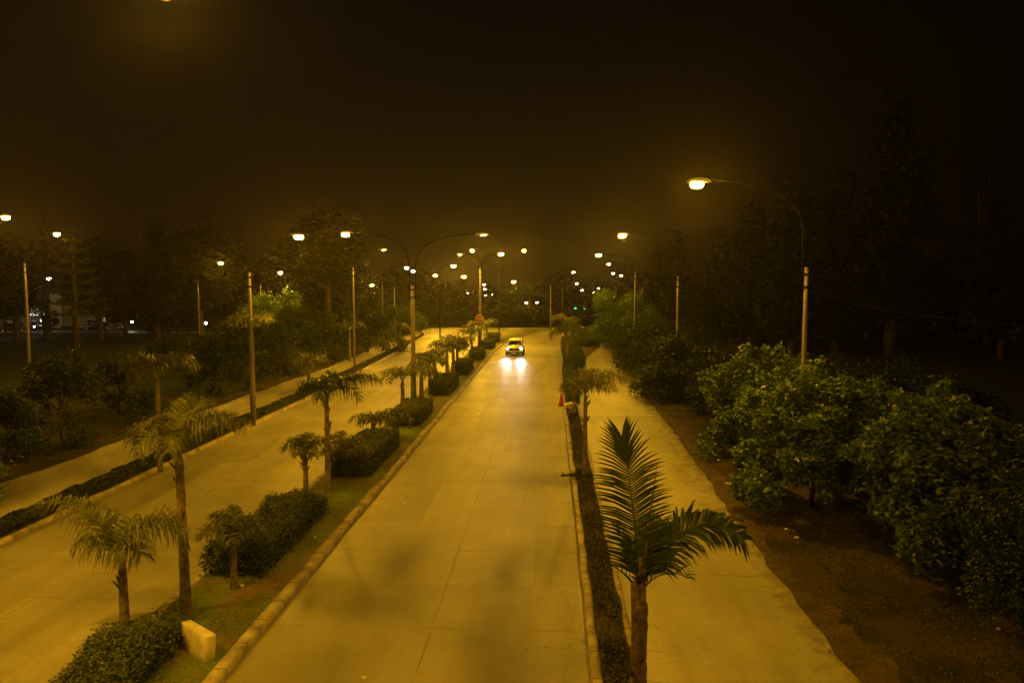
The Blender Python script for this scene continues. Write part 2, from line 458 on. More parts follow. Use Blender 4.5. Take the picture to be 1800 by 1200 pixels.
sheet("ground", [(-900, -200), (900, -200), (900, 1500), (-900, 1500)], 0.0, M["ground"])
ys = np.linspace(Y0, 117.0, 80)
ysl = np.linspace(Y0, 104.0, 70)
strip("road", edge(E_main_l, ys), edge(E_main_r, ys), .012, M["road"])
strip("road", edge(E_lef_l, ys), edge(E_med_l, ys), .012, M["road_l"])
ysx = np.linspace(Y0, 121, 150)
wav = [(x + .10 * math.sin(y * .9) + .07 * math.sin(y * 2.3 + 1), y) for x, y in edge(E_ser_l, ysx, .03)]
sepl = [(x, y) for x, y in edge(E_sep_l, ysx)]
strip("road", wav, sepl, .008, M["road_o"])
ysr = np.linspace(Y0, 117, 190)
rwav = [(x + .02 * math.sin(y * .7 + .5) + .03 * math.sin(y * 2.9) + .03 * math.sin(y * .23), y) for x, y in edge(E_rs_r, ysr, .035)]
strip("road", edge(E_rs_l, ysr), rwav, .008, M["road_s"])
# roundabout ring where all of them meet
sheet("road", [(-20.8, 103), (-16.9, 103.6), (-10.4, 116.8), (-8, 118.5), (-2, 118.5), (-.6, 116.8), (4.6, 116.8), (7.6, 116.8), (12.6, 116.8),
               (14.5, 119), (16, 124), (12, 128), (6, 127.2), (0, 125.2), (-6, 124.6), (-12, 125), (-16, 125), (-19.4, 122)], .004, M["ring"])
# dirt along the two service roads
ysv = np.linspace(Y0, 117, 120)
dl = [(x + .25 * math.sin(y * .5) + .15 * math.sin(y * 1.7), y) for x, y in edge(E_verge_out, ysv, .12)]
strip("verge", edge([(y, x - .3) for y, x in E_rs_r], ysv), dl, .004, M["verge"])
vl = [(x + .3 * math.sin(y * .45) + .15 * math.sin(y * 1.5), y) for x, y in edge([(Y0, -21.2), (45, -20.6), (63, -20.2), (90, -21), (117, -21.3)], ysv, .1)]
strip("verge", vl, edge([(y, x + .3) for y, x in E_ser_l], ysv), .004, M["verge"])
ysd = np.linspace(Y0, 117, 620)
dm = [(x + .22 * math.sin(y * .55) + .12 * math.sin(y * 2.7 + 1) + .07 * math.sin(y * 7.1), y) for x, y in edge([(y, x + .55) for y, x in E_rs_r], ysd, .09)]
strip("dust", edge([(y, x - .25) for y, x in E_rs_r], ysd), dm, .006, M["dust"])
# park lawn far left
sheet("lawn", [(-140, 45), (-24, 45), (-24, 100), (-36, 108), (-140, 108)], .004, M["farlawn"])
strip("path", [(-140, 118), (-60, 112), (-34, 109.2)], [(-140, 113.5), (-60, 108.2), (-34, 107.8)], .008, M["ring"])


def off(tab, d): return [(y, x + d) for y, x in tab]


ysk = np.linspace(Y0, 116.5, 150)
ysk2 = np.linspace(Y0, 103.5, 130)
raised("kerb", edge(off(E_main_l, -.24), ysk, .012), edge(E_main_l, ysk, .012), .15, M["kerb"], rough=.010)
raised("kerb", edge(E_med_l, ysk, .008), edge(off(E_med_l, .2), ysk, .012), .14, M["kerb"], rough=.008)
raised("kerb", edge(E_main_r, ysk, .012), edge(off(E_main_r, .17), ysk, .018), .15, M["kerb"], rough=.012)
raised("kerb", edge(off(E_rs_l, -.12), ysk, .015), edge(E_rs_l, ysk, .01), .13, M["kerb"], rough=.014)
raised("kerb", edge(off(E_lef_l, -.13), ysk2, .004), edge(E_lef_l, ysk2, .004), .15, M["kerb"], rough=.008)
raised("median", edge(off(E_med_l, .16), ysk), edge(off(E_main_l, -.20), ysk), .125, M["lawn"], rough=.006)
raised("separator", edge(off(E_main_r, .13), ysk), edge(off(E_rs_l, -.08), ysk), .115, M["soilstrip"], rough=.010)
raised("separator", edge(E_sep_l, ysk2), edge(off(E_lef_l, -.10), ysk2), .10, M["soilstrip"], rough=.008)

# ------------------------------------------------------------------ vegetation generators
def leaf_cloud(mb, c, l, wd, up=.5, jit=.35):
    """one rhombic leaf at each centre"""
    c = np.asarray(c); n = len(c)
    nr = rng.normal(size=(n, 3)); nr[:, 2] = np.abs(nr[:, 2]) + up; nr /= np.linalg.norm(nr, axis=1)[:, None]
    t = np.cross(nr, rng.normal(size=(n, 3))); t /= np.linalg.norm(t, axis=1)[:, None] + 1e-9
    b = np.cross(nr, t)
    L_ = (l * (1 + jit * rng.uniform(-1, 1, n)))[:, None]; W_ = (wd * (1 + jit * rng.uniform(-1, 1, n)))[:, None]
    v = np.empty((n, 4, 3))
    v[:, 0] = c - t * L_ * .5
    v[:, 1] = c + b * W_ * .5 + nr * W_ * .15 - t * L_ * .05
    v[:, 2] = c + t * L_ * .5 - nr * L_ * .12
    v[:, 3] = c - b * W_ * .5 + nr * W_ * .15 - t * L_ * .05
    mb.add(v.reshape(-1, 3), np.arange(4 * n).reshape(n, 4))


def clustered(blobs, ncl, per, cr, inner=.6):
    """points in clumps through the outer volume of several ellipsoids"""
    w_ = np.array([b[3] * b[4] * b[5] for b in blobs]) ** .67; w_ /= w_.sum()
    out = []
    for b, k in zip(blobs, rng.multinomial(ncl, w_)):
        d = rng.normal(size=(k, 3)); d /= np.linalg.norm(d, axis=1)[:, None]
        r = inner + (1 - inner) * rng.uniform(0, 1, k) ** .6
        cc = np.array(b[:3]) + d * r[:, None] * np.array(b[3:6])
        s = cr * rng.uniform(.6, 1.35, k)
        p = cc[:, None, :] + rng.normal(size=(k, per, 3)) * s[:, None, None] * .5
        out.append(p.reshape(-1, 3))
    return np.concatenate(out)


def limb(a, b, sag=.1, k=5):
    a, b = np.array(a, float), np.array(b, float)
    m = (a + b) / 2 + rng.normal(0, sag, 3)
    t = np.linspace(0, 1, k)[:, None]
    return a * (1 - t) ** 2 + 2 * m * t * (1 - t) + b * t ** 2


def tree(name, x, y, h, r, label, group=None, cat="tree", trunk_h=None, nb=7, ncl=260, per=22, leaf=(.12, .06), cr=.32,
         mat="leaf", trunk_r=.09, squash=.8, lean=(0, 0), blobs=None, ground=0.0, lumps=0, skirt=0):
    root = empty(name, (x, y, ground), label, cat, group)
    th = trunk_h if trunk_h is not None else h * .35
    cz = (th + h) / 2 + .1
    ch = (h - th) / 2
    if blobs is None:
        blobs = [(lean[0], lean[1], cz, r * .72, r * .72, ch * .85)]
        for i in range(nb):
            a = 2 * PI * (i + rng.uniform(-.35, .35)) / nb
            rr = r * rng.uniform(.42, .66)
            br = r * rng.uniform(.26, .5)
            blobs.append((lean[0] + rr * math.cos(a), lean[1] + rr * math.sin(a), cz + rng.uniform(-.65, .6) * ch, br, br, br * squash))
        blobs.append((lean[0] + rng.uniform(-.2, .2) * r, lean[1], h - r * .3, r * .38, r * .38, r * .32))
    if lumps:
        big_ = blobs; blobs = [big_[0][:3] + tuple(v_ * .55 for v_ in big_[0][3:])]
        for b in big_:
            for _ in range(lumps):
                d = rng.normal(size=3); d[2] = abs(d[2]) - .35; d /= np.linalg.norm(d)
                f = rng.uniform(.55, 1.12); q_ = r * rng.uniform(.10, .21)
                blobs.append((b[0] + d[0] * b[3] * f, b[1] + d[1] * b[4] * f, max(.25, b[2] + d[2] * b[5] * f), q_, q_, q_ * .8))
        if skirt:
            for k in range(skirt):
                a = rng.uniform(0, 2 * PI); f = rng.uniform(.45, .95) * r; q_ = r * rng.uniform(.12, .22)
                blobs.append((f * math.cos(a), f * math.sin(a), rng.uniform(.12, .5) * h * .75, q_, q_, q_ * .9))
    mt = MB()
    top = np.array([lean[0] * .6, lean[1] * .6, cz])
    p = limb((0, 0, -.05), top, .06 * r, 7)
    mt.tube(p, np.linspace(trunk_r, trunk_r * .45, 7), 7)
    for b in (blobs[1:] if not lumps else blobs[1::5]):
        s = p[rng.integers(2, 6)]
        e = np.array(b[:3]) * .9 + top * .1
        mt.tube(limb(s, e, .08 * r), np.linspace(trunk_r * .5, trunk_r * .14, 5), 5)
    mt.build("trunk", M["bark"], root, True)
    mc = MB()
    leaf_cloud(mc, clustered(blobs, ncl, per, cr), leaf[0], leaf[1], up=.9)
    mc.build("crown", M[mat], root)
    return root


def frond(mb, base, L, az, el, droop, npair=26, ll=.5, wd=.028, ldroop=.6, tip=.35, tipf=1.8, roll=0.0, plume=.35, bend=1.4, fwd=.55, stem=.018, start=.16, side_curl=0.0, twist=0.0):
    """arching feather leaf: rachis with two ranks of leaflets; angles in radians"""
    K = 24
    s = np.linspace(0, 1, K)
    e = el - droop * s ** bend
    azs = az + side_curl * s ** 2
    st = np.stack([np.cos(e) * np.cos(azs), np.cos(e) * np.sin(azs), np.sin(e)], 1) * (L / (K - 1))
    path = np.vstack([[0, 0, 0], np.cumsum(st, 0)[:-1]]) + np.array(base)
    mb.tube(path, stem * (1 - .85 * s), 5)
    ts = np.linspace(start, .995, npair)
    vs = []; q = []; tr = []
    for t in ts:
        k = min(K - 2, int(t * (K - 1))); f = t * (K - 1) - k
        p0 = path[k] * (1 - f) + path[k + 1] * f
        tan = st[k] / np.linalg.norm(st[k])
        sv = np.cross(tan, np.array([0, 0, 1.0])); ns = np.linalg.norm(sv)
        sv = sv / ns if ns > .05 else np.array([-math.sin(az), math.cos(az), 0])
        up = np.cross(sv, tan)
        if twist: sv, up = sv * math.cos(twist) + up * math.sin(twist), up * math.cos(twist) - sv * math.sin(twist)
        ln = ll * (tip + (1 - tip) * math.sin(PI * min(1, (.18 + .82 * t))) ** .7) * (1 if t < .9 else 1.05)
        for sg in (-1, 1):
            a = roll + rng.normal(0, plume)
            d = sg * (sv * math.cos(a) + up * math.sin(a) * sg) + tan * (fwd + tipf * max(0, t - .75)) + up * .12
            d /= np.linalg.norm(d)
            l2 = ln * rng.uniform(.85, 1.1)
            wv = np.cross(d, up + rng.normal(0, .25, 3)); wv /= np.linalg.norm(wv) + 1e-9
            p1 = p0 + d * l2 * .5
            d2 = d + np.array([0, 0, -1.0]) * ldroop * rng.uniform(.7, 1.3); d2 /= np.linalg.norm(d2)
            p2 = p1 + d2 * l2 * .32
            d3 = d2 + np.array([0, 0, -1.0]) * ldroop * .8; d3 /= np.linalg.norm(d3)
            p3 = p2 + d3 * l2 * .25
            b = len(vs)
            vs += [p0 - wv * wd * .4, p0 + wv * wd * .4, p1 - wv * wd * .5, p1 + wv * wd * .5, p2 - wv * wd * .36, p2 + wv * wd * .36, p3]
            q += [(b, b + 1, b + 3, b + 2), (b + 2, b + 3, b + 5, b + 4)]
            tr += [(b + 4, b + 5, b + 6)]
    mb.add(vs, q, tr)


def palm_trunk(root, h, r0, r1, lean=(0, 0), sheath=True, stubs=0, mat="trunk"):
    mb = MB()
    n = max(10, int(h / .09))
    z = np.linspace(-.05, h, n)
    t = np.clip(z / h, 0, 1)
    r1 = max(r1, r0 * .72)
    path = np.stack([lean[0] * t ** 1.5, lean[1] * t ** 1.5, z], 1)
    rad = r1 + (r0 - r1) * (1 - t) ** 1.6
    rad = rad * (1 + .06 * (np.arange(n) % 2)) * (1 + .03 * rng.normal(size=n))
    if sheath:
        k = t > .86
        rad[k] *= 1.12 * (1 - .5 * (t[k] - .86) / .14)
    mb.tube(path, rad, 10)
    for i in range(stubs):
        zz = h * rng.uniform(.55, .93); a = rng.uniform(0, 2 * PI)
        c = np.array([lean[0] * (zz / h) ** 1.5 + r1 * math.cos(a), lean[1] * (zz / h) ** 1.5 + r1 * math.sin(a), zz])
        e = c + np.array([math.cos(a) * .12, math.sin(a) * .12, .16])
        mb.tube([c, (c + e) / 2, e], [.03, .024, .01], 5)
    mb.build("trunk", M[mat], root, True)
    return np.array([lean[0], lean[1], h])


D = math.radians


def palm(x, y, h, label, fronds=None, n=8, L=1.8, r=.12, parts=True, lean=(0, 0), seed=None, ll=.5, stubs=0, mat="palm", group="feather palms planted along the strips", npair=38,
         el=(40, 78), dr=(85, 135), wd=.032, z=.1, ldroop=1.15, plume=.42):
    root = empty("palm_tree", (x, y, z), label, "palm", group)
    top = palm_trunk(root, h, r, r * .62, lean, stubs=stubs)
    if fronds is None:
        a0 = rng.uniform(0, 2 * PI)
        fronds = [(math.degrees(a0) + 360 * i / n + rng.uniform(-18, 18), rng.uniform(*el), rng.uniform(*dr), L * rng.uniform(.8, 1.1)) for i in range(n)]
    r *= .74
    mb = MB()
    for f in fronds:
        az, e, d, l = f[:4]
        kw = dict(npair=npair, ll=ll * 1.15, wd=wd, ldroop=ldroop, plume=plume, start=.22)
        if len(f) > 4: kw.update(f[4])
        frond(mb, top - np.array([0, 0, .06]), l, D(az), D(e), D(d), **kw)
        if parts:
            mb.build("frond", M[mat], root); mb = MB()
    if not parts: mb.build("crown", M[mat], root)
    return root


def hedge(x0, x1, y0, y1, h, label, group=None, dens=420, leaf=(.07, .04), name="hedge", z=.12, rough=.05, mat="hedge", cat="hedge", loc_round=.12):
    """clipped hedge: a solid inner mass and a skin of leaves"""
    cx, cy = (x0 + x1) / 2, (y0 + y1) / 2
    hx, hy = (x1 - x0) / 2, (y1 - y0) / 2
    mb = MB()
    mb.box(-hx + .15 + rough, hx - .15 - rough, -hy + .15 + rough, hy - .15 - rough, -.05, h - .16 - rough, .06)
    areas = [4 * hx * hy, 2 * hx * h, 2 * hx * h, 2 * hy * h, 2 * hy * h]
    for i, a in enumerate(areas):
        n = int(a * dens * 1.35)
        u = rng.uniform(-1, 1, n); v = rng.uniform(-1, 1, n); dpt = np.abs(rng.normal(0, rough, n))
        if i == 0: p = np.stack([u * hx, v * hy, h - dpt], 1)
        elif i == 1: p = np.stack([u * hx, -hy + dpt, (v + 1) / 2 * h], 1)
        elif i == 2: p = np.stack([u * hx, hy - dpt, (v + 1) / 2 * h], 1)
        elif i == 3: p = np.stack([-hx + dpt, u * hy, (v + 1) / 2 * h], 1)
        else: p = np.stack([hx - dpt, u * hy, (v + 1) / 2 * h], 1)
        # uneven growth
        p[:, 2] += (.05 * np.sin(p[:, 1] * 2.1 + cx) + .04 * np.sin(p[:, 0] * 5 + p[:, 1] * 3.3)) * (p[:, 2] / h) * (rough / .05)
        # worn corners
        k = np.clip((np.abs(p[:, 0]) - hx + loc_round) / loc_round, 0, 1) * np.clip(p[:, 2] / h, 0, 1)
        p[:, 2] -= k ** 2 * loc_round * .6
        leaf_cloud(mb, p + rng.normal(0, rough * .5, p.shape), leaf[0], leaf[1], up=1.3 if i == 0 else .2)
    o = mb.build(name, M[mat], loc=(cx, cy, z))
    return tag(o, label, cat, group)

# ------------------------------------------------------------------ street lamps
def lamp_head(root, hx, hy, hz, dx, dy, kind, s=1.0):
    """cobra head: tapering housing above, glass bowl below; (dx, dy) points outwards along the arm"""
    d = np.array([dx, dy, 0.0]); d /= np.linalg.norm(d)
    sd = np.array([-d[1], d[0], 0])
    c = np.array([hx, hy, hz])
    mb = MB(); nu, nv = 12, 5
    vs = []
    for j in range(nv + 1):
        ph = PI / 2 * j / nv
        for k in range(nu):
            a = 2 * PI * k / nu
            ca, sa = math.cos(a), math.sin(a)
            lx = .42 * ca * math.cos(ph); ly = .17 * sa * math.cos(ph) * (1.0 if ca > -.2 else .72)
            vs.append(c + s * (d * (lx - .08) + sd * ly + np.array([0, 0, .03 + .15 * math.sin(ph)])))
    q = [(j * nu + k, j * nu + (k + 1) % nu, j * nu + nu + (k + 1) % nu, j * nu + nu + k) for j in range(nv) for k in range(nu)]
    mb.add(vs, q, polys=[list(range(nu - 1, -1, -1))])
    hd = mb.build("lamp_head", M["housing"], root, True)
    mb = MB(); vs = []; lw = .6 if kind.startswith("lensflat") else 1.0; dp = .006 if kind.startswith("lensflat") else .125; p0_ = 0.0 if lw < 1 else -.7; zc_ = .022 if lw < 1 else -.055
    for j in range(nv):
        ph = p0_ + (PI / 2 - p0_) * j / nv
        for k in range(nu):
            a = 2 * PI * k / nu
            vs.append(c + s * (d * (lw * .225 * math.cos(a) * math.cos(ph)) + sd * lw * .14 * math.sin(a) * math.cos(ph) + np.array([0, 0, zc_ - dp * math.sin(ph)])))
    q = [(j * nu + nu + k, j * nu + nu + (k + 1) % nu, j * nu + (k + 1) % nu, j * nu + k) for j in range(nv - 1) for k in range(nu)]
    mb.add(vs, q, polys=[list(range((nv - 1) * nu + nu - 1, (nv - 1) * nu - 1, -1)), list(range(nu))])
    mb.build("lens", M[kind], hd, True)


def street_lamp(base, ph, heads, label, group="street lamps along the roads", r=.15, green=False, full=True, s=1.0, z0=0.0, pm="pole", lift=0.0):
    """base (x, y); heads: list of (Vector, lens material)"""
    bx, by = base
    root = empty("street_lamp", (bx, by, z0), label, "street lamp", group)
    ph -= z0
    mb = MB()
    zz = np.linspace(1.6 if green else -.1, ph, 6)
    mb.tube([(0, 0, z) for z in zz], [r * (1 - .38 * z / ph) for z in zz], 12)
    mb.tube([(0, 0, ph), (0, 0, ph + .05), (0, 0, ph + .09)], [r * .72, r * .72, r * .3], 12)
    mb.build("pole", M[pm], root, True)
    if green:
        mb = MB(); mb.tube([(0, 0, -.1), (0, 0, 1.6)], [r + .012, r], 12); mb.build("pole_foot", M["poleg"], root, True)
    for (hv, kind) in heads:
        h = np.array([hv[0] - bx, hv[1] - by, hv[2] - z0])
        d = np.array([h[0], h[1], 0]); dl_ = np.linalg.norm(d)
        d = d / dl_ if dl_ > .2 else np.array([1.0, 0, 0])
        a0 = d * (r + .03)
        # rises beside the pole head, bends over and reaches out to the head
        p0 = a0 + np.array([0, 0, ph - .75]); p1 = a0 + np.array([0, 0, ph + max(.5, (h[2] - ph) * .35)])
        p2 = a0 + d * dl_ * .10 + np.array([0, 0, h[2] - .05 + lift]); p3 = h - d * .44 * s + np.array([0, 0, .10])
        t = np.linspace(0, 1, 14)[:, None]
        curve = p1 * (1 - t) ** 3 + 3 * (p1 * .45 + (a0 + np.array([0, 0, h[2]])) * .55) * t * (1 - t) ** 2 + 3 * p2 * t ** 2 * (1 - t) + p3 * t ** 3
        mb = MB(); mb.tube(np.vstack([[p0], curve]), [.022] * 15, 7); mb.build("arm", M["metal"], root, True)
        if full:
            for z in (ph - .6, ph - .15):
                mb = MB()
                mb.tube([(0, 0, z - .035), (0, 0, z + .035)], [r * .66 + .022] * 2, 12)
                mb.build("clamp", M["metal"], root, True)
                mb = MB(); mb.tube([np.array([0, 0, z]) + d * r * .66, a0 * 1.05 + np.array([0, 0, z])], .03, 6)
                mb.build("bracket", M["metal"], root, True)
        lamp_head(root, h[0], h[1], h[2], d[0], d[1], kind, s)
    return root


V = lambda x, y, z: Vector((x, y, z))
GR = "street lamps right of the right service road"
GM = "street lamps in the median"
GL = "street lamps in the left separator"
GF = "far street lamps beyond the roundabout"
GP = "street lamps across the park"
# right-hand row
street_lamp((P(1417, 500, 27).x, 27), 7.5, [(P(1225, 322, 27), "lensr")], "near concrete lamp post with long curved arm rising from the broad-leaved bushes on the right", GR, .115)
street_lamp((8.5, 52), 7.45, [(P(1094, 413, 52), "lensw")], "slim lamp post behind the dark shrubs, its white lamp reaching over the right service road", GR, .10)
street_lamp((8.6, 79), 8.2, [(P(1052, 448, 79), "lensw")], "lamp post standing in the bush at the far end of the right service road", GR, .11)
street_lamp((8.75, 4), 7.5, [(V(4.9, 4, 10.3), "lens")], "lamp post beside the footbridge, level with the viewer on the right", GR)
# median row, two arms each
street_lamp((-8.0, 8.9), 7.6, [(P(290, -30, 8.9), "lensd"), (V(-10.6, 8.9, 10.3), "lens")], "median lamp nearest the viewer, at the top edge of the picture", GM, lift=.55)
b = G(727, 705, .1)
street_lamp((b.x, b.y), 6.85, [(P(607, 411, b.y), "lens"), (P(850, 414, b.y), "lensflat")], "double-arm median lamp post with a green painted foot, one lamp faint", GM, .165, green=True)
street_lamp((P(844, 470, 84).x, 84), 8.7, [(P(881, 446, 84), "lensw"), (P(808, 448, 84), "lensflatb")], "pale double-arm post rising behind the red octagonal sign", GM, .15)
street_lamp((P(877, 500, 113).x, 113), 9.0, [(P(921, 440, 108), "lens"), (P(830, 440, 108), "lensw")], "dim double-arm post at the nose of the median carrying the two highest lamps ahead", GM, .11, s=1.2, pm="metal")
# left separator row
b = G(445, 748)
street_lamp((b.x, b.y), 7.5, [(P(525, 415, b.y), "lens")], "near lamp post in the left separator between two feather palms, arm over the road", GL, .12)
street_lamp((P(621, 500, 62).x, 62), 8.3, [(P(675, 440, 63), "lensflatb")], "lamp post in the left separator with one faint lamp, rising from leafy trees", GL, .10)
street_lamp((P(672, 500, 80).x, 80), 7.6, [(P(715, 470, 80), "lensled"), (P(726, 476, 84), "lensled")], "slender post left of the two cypresses with a pair of small white lamps", GL, .09)
street_lamp((-14.75, 13), 7.5, [(V(-13.4, 13, 9.6), "lens")], "lamp post of the left separator just outside the picture", GL)
# park side
street_lamp((P(45, 500, 56).x, 56), 8.5, [(P(100, 411, 56), "lens")], "lamp post at far left whose lamp shines on the tiered pine", GP, .13)
street_lamp((P(-70, 500, 44).x, 44), 8.0, [(P(10, 381, 44), "lens")], "street lamp at the left edge of the picture, its post out of sight", GP, .16)
street_lamp((P(348, 500, 84).x, 84), 7.4, [(P(388, 462, 84), "lens")], "park lamp before the big round-topped tree", GP, .09)
street_lamp((P(458, 500, 92).x, 92), 7.0, [(P(493, 479, 92), "lensw")], "park lamp close above the brightly lit bush", GP, .09)
# far ones: (pole px, lamp px, lamp py, distance, label)
far = [
    (742, 765, 484, 118, "lensw", "far lamp just right of the two cypresses"),
    (773, 797, 467, 100, "lensw", "yellow lamp above the left end of the roundabout, left of the sign"),
    (832, 815, 486, 112, "lensw", "far lamp low on the left of the pale double post"),
    (866, 851, 500, 210, "lensw", "upper one of two tiny lamps just right of the pale double post"),
    (868, 852, 508, 230, "lensw", "lower one of two tiny lamps just right of the pale double post"),
    (875, 854, 519, 260, "lensw", "tiny lamp lowest beside the pale double post"),
    (884, 864, 517, 250, "lensw", "tiny lamp alone between the dim double post and the pale post"),
    (925, 903, 495, 140, "lensw", "far lamp at the left side of the big palm's crown"),
    (835, 822, 515, 240, "lensw", "tiny lamp in the haze between cypresses and pale post"),
    (822, 811, 538, 300, "lensw", "lowest tiny lamp left of the red sign"),
    (968, 925, 532, 230, "lensw", "left one of two tiny lamps low right of the big palm"),
    (970, 944, 531, 230, "lensw", "right one of two tiny lamps low right of the big palm"),
    (1030, 1008, 478, 165, "lensw", "first lamp of the far left-hand row leading away beyond the roundabout"),
    (1034, 1014, 498, 230, "lensw", "second lamp of the far left-hand row leading away beyond the roundabout"),
    (1040, 1023, 510, 280, "lensw", "last lamp of the far left-hand row leading away beyond the roundabout"),
    (1118, 1070, 464, 150, "lensw", "first lamp of the far right-hand row leading away beyond the roundabout"),
    (1120, 1078, 480, 190, "lensw", "second lamp of the far right-hand row leading away beyond the roundabout"),
    (1122, 1092, 484, 200, "lensw", "right-most lamp of the far right-hand row leading away beyond the roundabout"),
    (1062, 1044, 514, 290, "lensw", "lower of the two tiny lamps where the far rows meet"),
    (1070, 1052, 506, 270, "lensw", "upper of the two tiny lamps where the far rows meet"),
    (640, 654, 501, 130, "lensw", "yellow lamp low between the leafy trees and the slender post"),
    (616, 604, 502, 170, "lensled", "small white lamp beside the yellow one above the leafy trees"),
    (590, 590, 502, 180, "lensled", "small white lamp left of its twin above the leafy trees"),
    (780, 780, 526, 250, "lensled", "tiny lamp before the dark trees right of the cypresses"),
    (531, 531, 502, 170, "lensled", "small white lamp over the lit bush"),
    (290, 301, 463, 110, "lensled", "white lamp standing before the tall tree in the park"),
    (74, 86, 489, 90, "lensled", "white lamp low in front of the tiered pine"),
]
for (pp, lx, ly, dd, kind, lab) in far:
    h = P(lx, ly, dd)
    bx = P(pp, 520, dd).x
    if abs(bx - h.x) < .3: bx = h.x + .9
    if kind == "lensw" and dd > 145: kind = "lensfar"
    street_lamp((bx, dd), max(3.2, h.z - 2.4), [(h, kind)], lab, GP if kind == "lensled" else GF, .10, full=False, s=1.15 + max(0, dd - 150) / 400, pm="metal")
# bare posts seen against the dark
def bare_post(px, top, dd, label, hgt=None):
    p = P(px, top, dd)
    mb = MB(); mb.tube([(0, 0, -.1), (0, 0, p.z)], [.11, .08], 10)
    mb.tube([(0, 0, p.z), (0, 0, p.z + .05)], [.12, .06], 10)
    mb.tube([(0, 0, p.z - .5), (0, 0, p.z - .42)], [.13, .13], 10)
    o = mb.build("utility_pole", M["pole"], None, True, (p.x, p.y, 0)); tag(o, label, "pole", "bare concrete poles")
bare_post(968, 500, 117.5, "bare concrete pole on the roundabout kerb, right of the white car")
bare_post(989, 508, 150, "bare pole in the haze beyond the roundabout")
bare_post(1129, 505, 95, "short dim pole right of the bright green bush")
bare_post(693, 505, 105, "thin bare pole before the two cypresses")

# cables along the right-hand row
def cable(a, b_, sag, label):
    mb = MB(); t = np.linspace(0, 1, 25)
    a, b_ = np.array(a), np.array(b_)
    pts = a * (1 - t[:, None]) + b_ * t[:, None]
    pts[:, 2] -= sag * 4 * t * (1 - t)
    mb.tube(pts - a, .007, 5)
    tag(mb.build("cable", M["wire"], None, True, tuple(a)), label, "cable", "overhead cables on the right")
cable((P(1417, 500, 27).x - .13, 27, 6.75), (8.4, 52, 6.9), .6, "cable sagging from the near right lamp post to the slim one behind")
cable((P(1417, 500, 27).x + .13, 27, 6.75), (8.9, 4.0, 6.9), .6, "cable running from the near right lamp post towards the viewer")

# ------------------------------------------------------------------ hedges and ground cover
GH = "clipped hedges in the median"
hedge(-8.2, -6.95, 9.4, 13.9, .56, "low shaggy hedge in the bottom left corner at the foot of the nearest palm", GH, 700, (.085, .042), rough=.11, loc_round=.3)
hedge(-8.15, -6.7, 17.2, 22.4, .74, "shaggy overgrown hedge behind the pale block, a small palm at its near end", GH, 620, (.085, .04), rough=.11, loc_round=.28)
hedge(-7.9, -6.4, 26.6, 32.0, .82, "long clipped hedge right of the tall near palm, flat on top", GH, 480, (.075, .045), rough=.03)
hedge(-7.75, -6.3, 36.6, 40.8, .82, "square hedge block at the green foot of the double-arm lamp post", GH, 430, rough=.03)
hedge(-7.5, -6.2, 46.8, 51.6, .95, "hedge block behind the lamp post, fifth from the viewer", GH, 360, (.08, .05), rough=.03)
hedge(-7.5, -6.25, 57.6, 62, .95, "hedge block beside the front of the white car's path, sixth from the viewer", GH, 260, (.09, .055))
hedge(-7.4, -6.2, 69, 73, .95, "hedge block level with the white car", GH, 220, (.1, .06))
hedge(-7.3, -6.1, 81, 84.6, .95, "hedge block just behind the white car", GH, 200, (.1, .06))
hedge(-7.6, -6.2, 91, 94.6, 1.0, "last hedge block of the median before the red sign", GH, 180, (.11, .06))

# low clipped edging along the left separator, in the pieces the palms leave
GE = "low edging plants of the left separator"
pieces = [(5, 30.0, "nearest length of low dark edging hedge along the left kerb, up to the first palm"),
          (30.7, 39.0, "length of low edging hedge between the palm and the lamp post on the left"),
          (39.8, 60, "length of low edging hedge beyond the left lamp post"),
          (60.6, 103, "farthest length of low edging hedge running out at the roundabout")]
for (a, b2, lab) in pieces:
    mb = MB()
    yy = rng.uniform(a, b2, int((b2 - a) * (620 if b2 < 45 else 260)))
    xl = interp(E_sep_l, yy) + .05; xr = interp(E_lef_l, yy) - .16
    u = rng.uniform(0, 1, len(yy))
    top = .24 + .03 * np.sin(yy * 1.9) + .04 * np.sin(yy * 4.7 + 1)
    zz = top * (1 - .45 * np.abs(2 * u - 1) ** 4) * rng.uniform(.35, 1, len(yy)) ** .5
    leaf_cloud(mb, np.stack([xl + (xr - xl) * u - (-15.3), yy - a, zz], 1), .10, .055, up=.3)
    ysb = np.linspace(a, b2, 14)
    xa = interp(E_sep_l, ysb) + .2 + 15.3; xb = interp(E_lef_l, ysb) - .4 + 15.3
    vs = [(xa[i], ysb[i] - a, 0) for i in range(14)] + [(xa[i], ysb[i] - a, .12) for i in range(14)] + [(xb[i], ysb[i] - a, .12) for i in range(14)] + [(xb[i], ysb[i] - a, 0) for i in range(14)]
    mb.add(vs, [(k * 14 + i, k * 14 + 14 + i, k * 14 + 15 + i, k * 14 + i + 1) for k in range(3) for i in range(13)])
    tag(mb.build("edging_hedge", M["edging"], loc=(-15.3, a, .1)), lab, "hedge", GE)

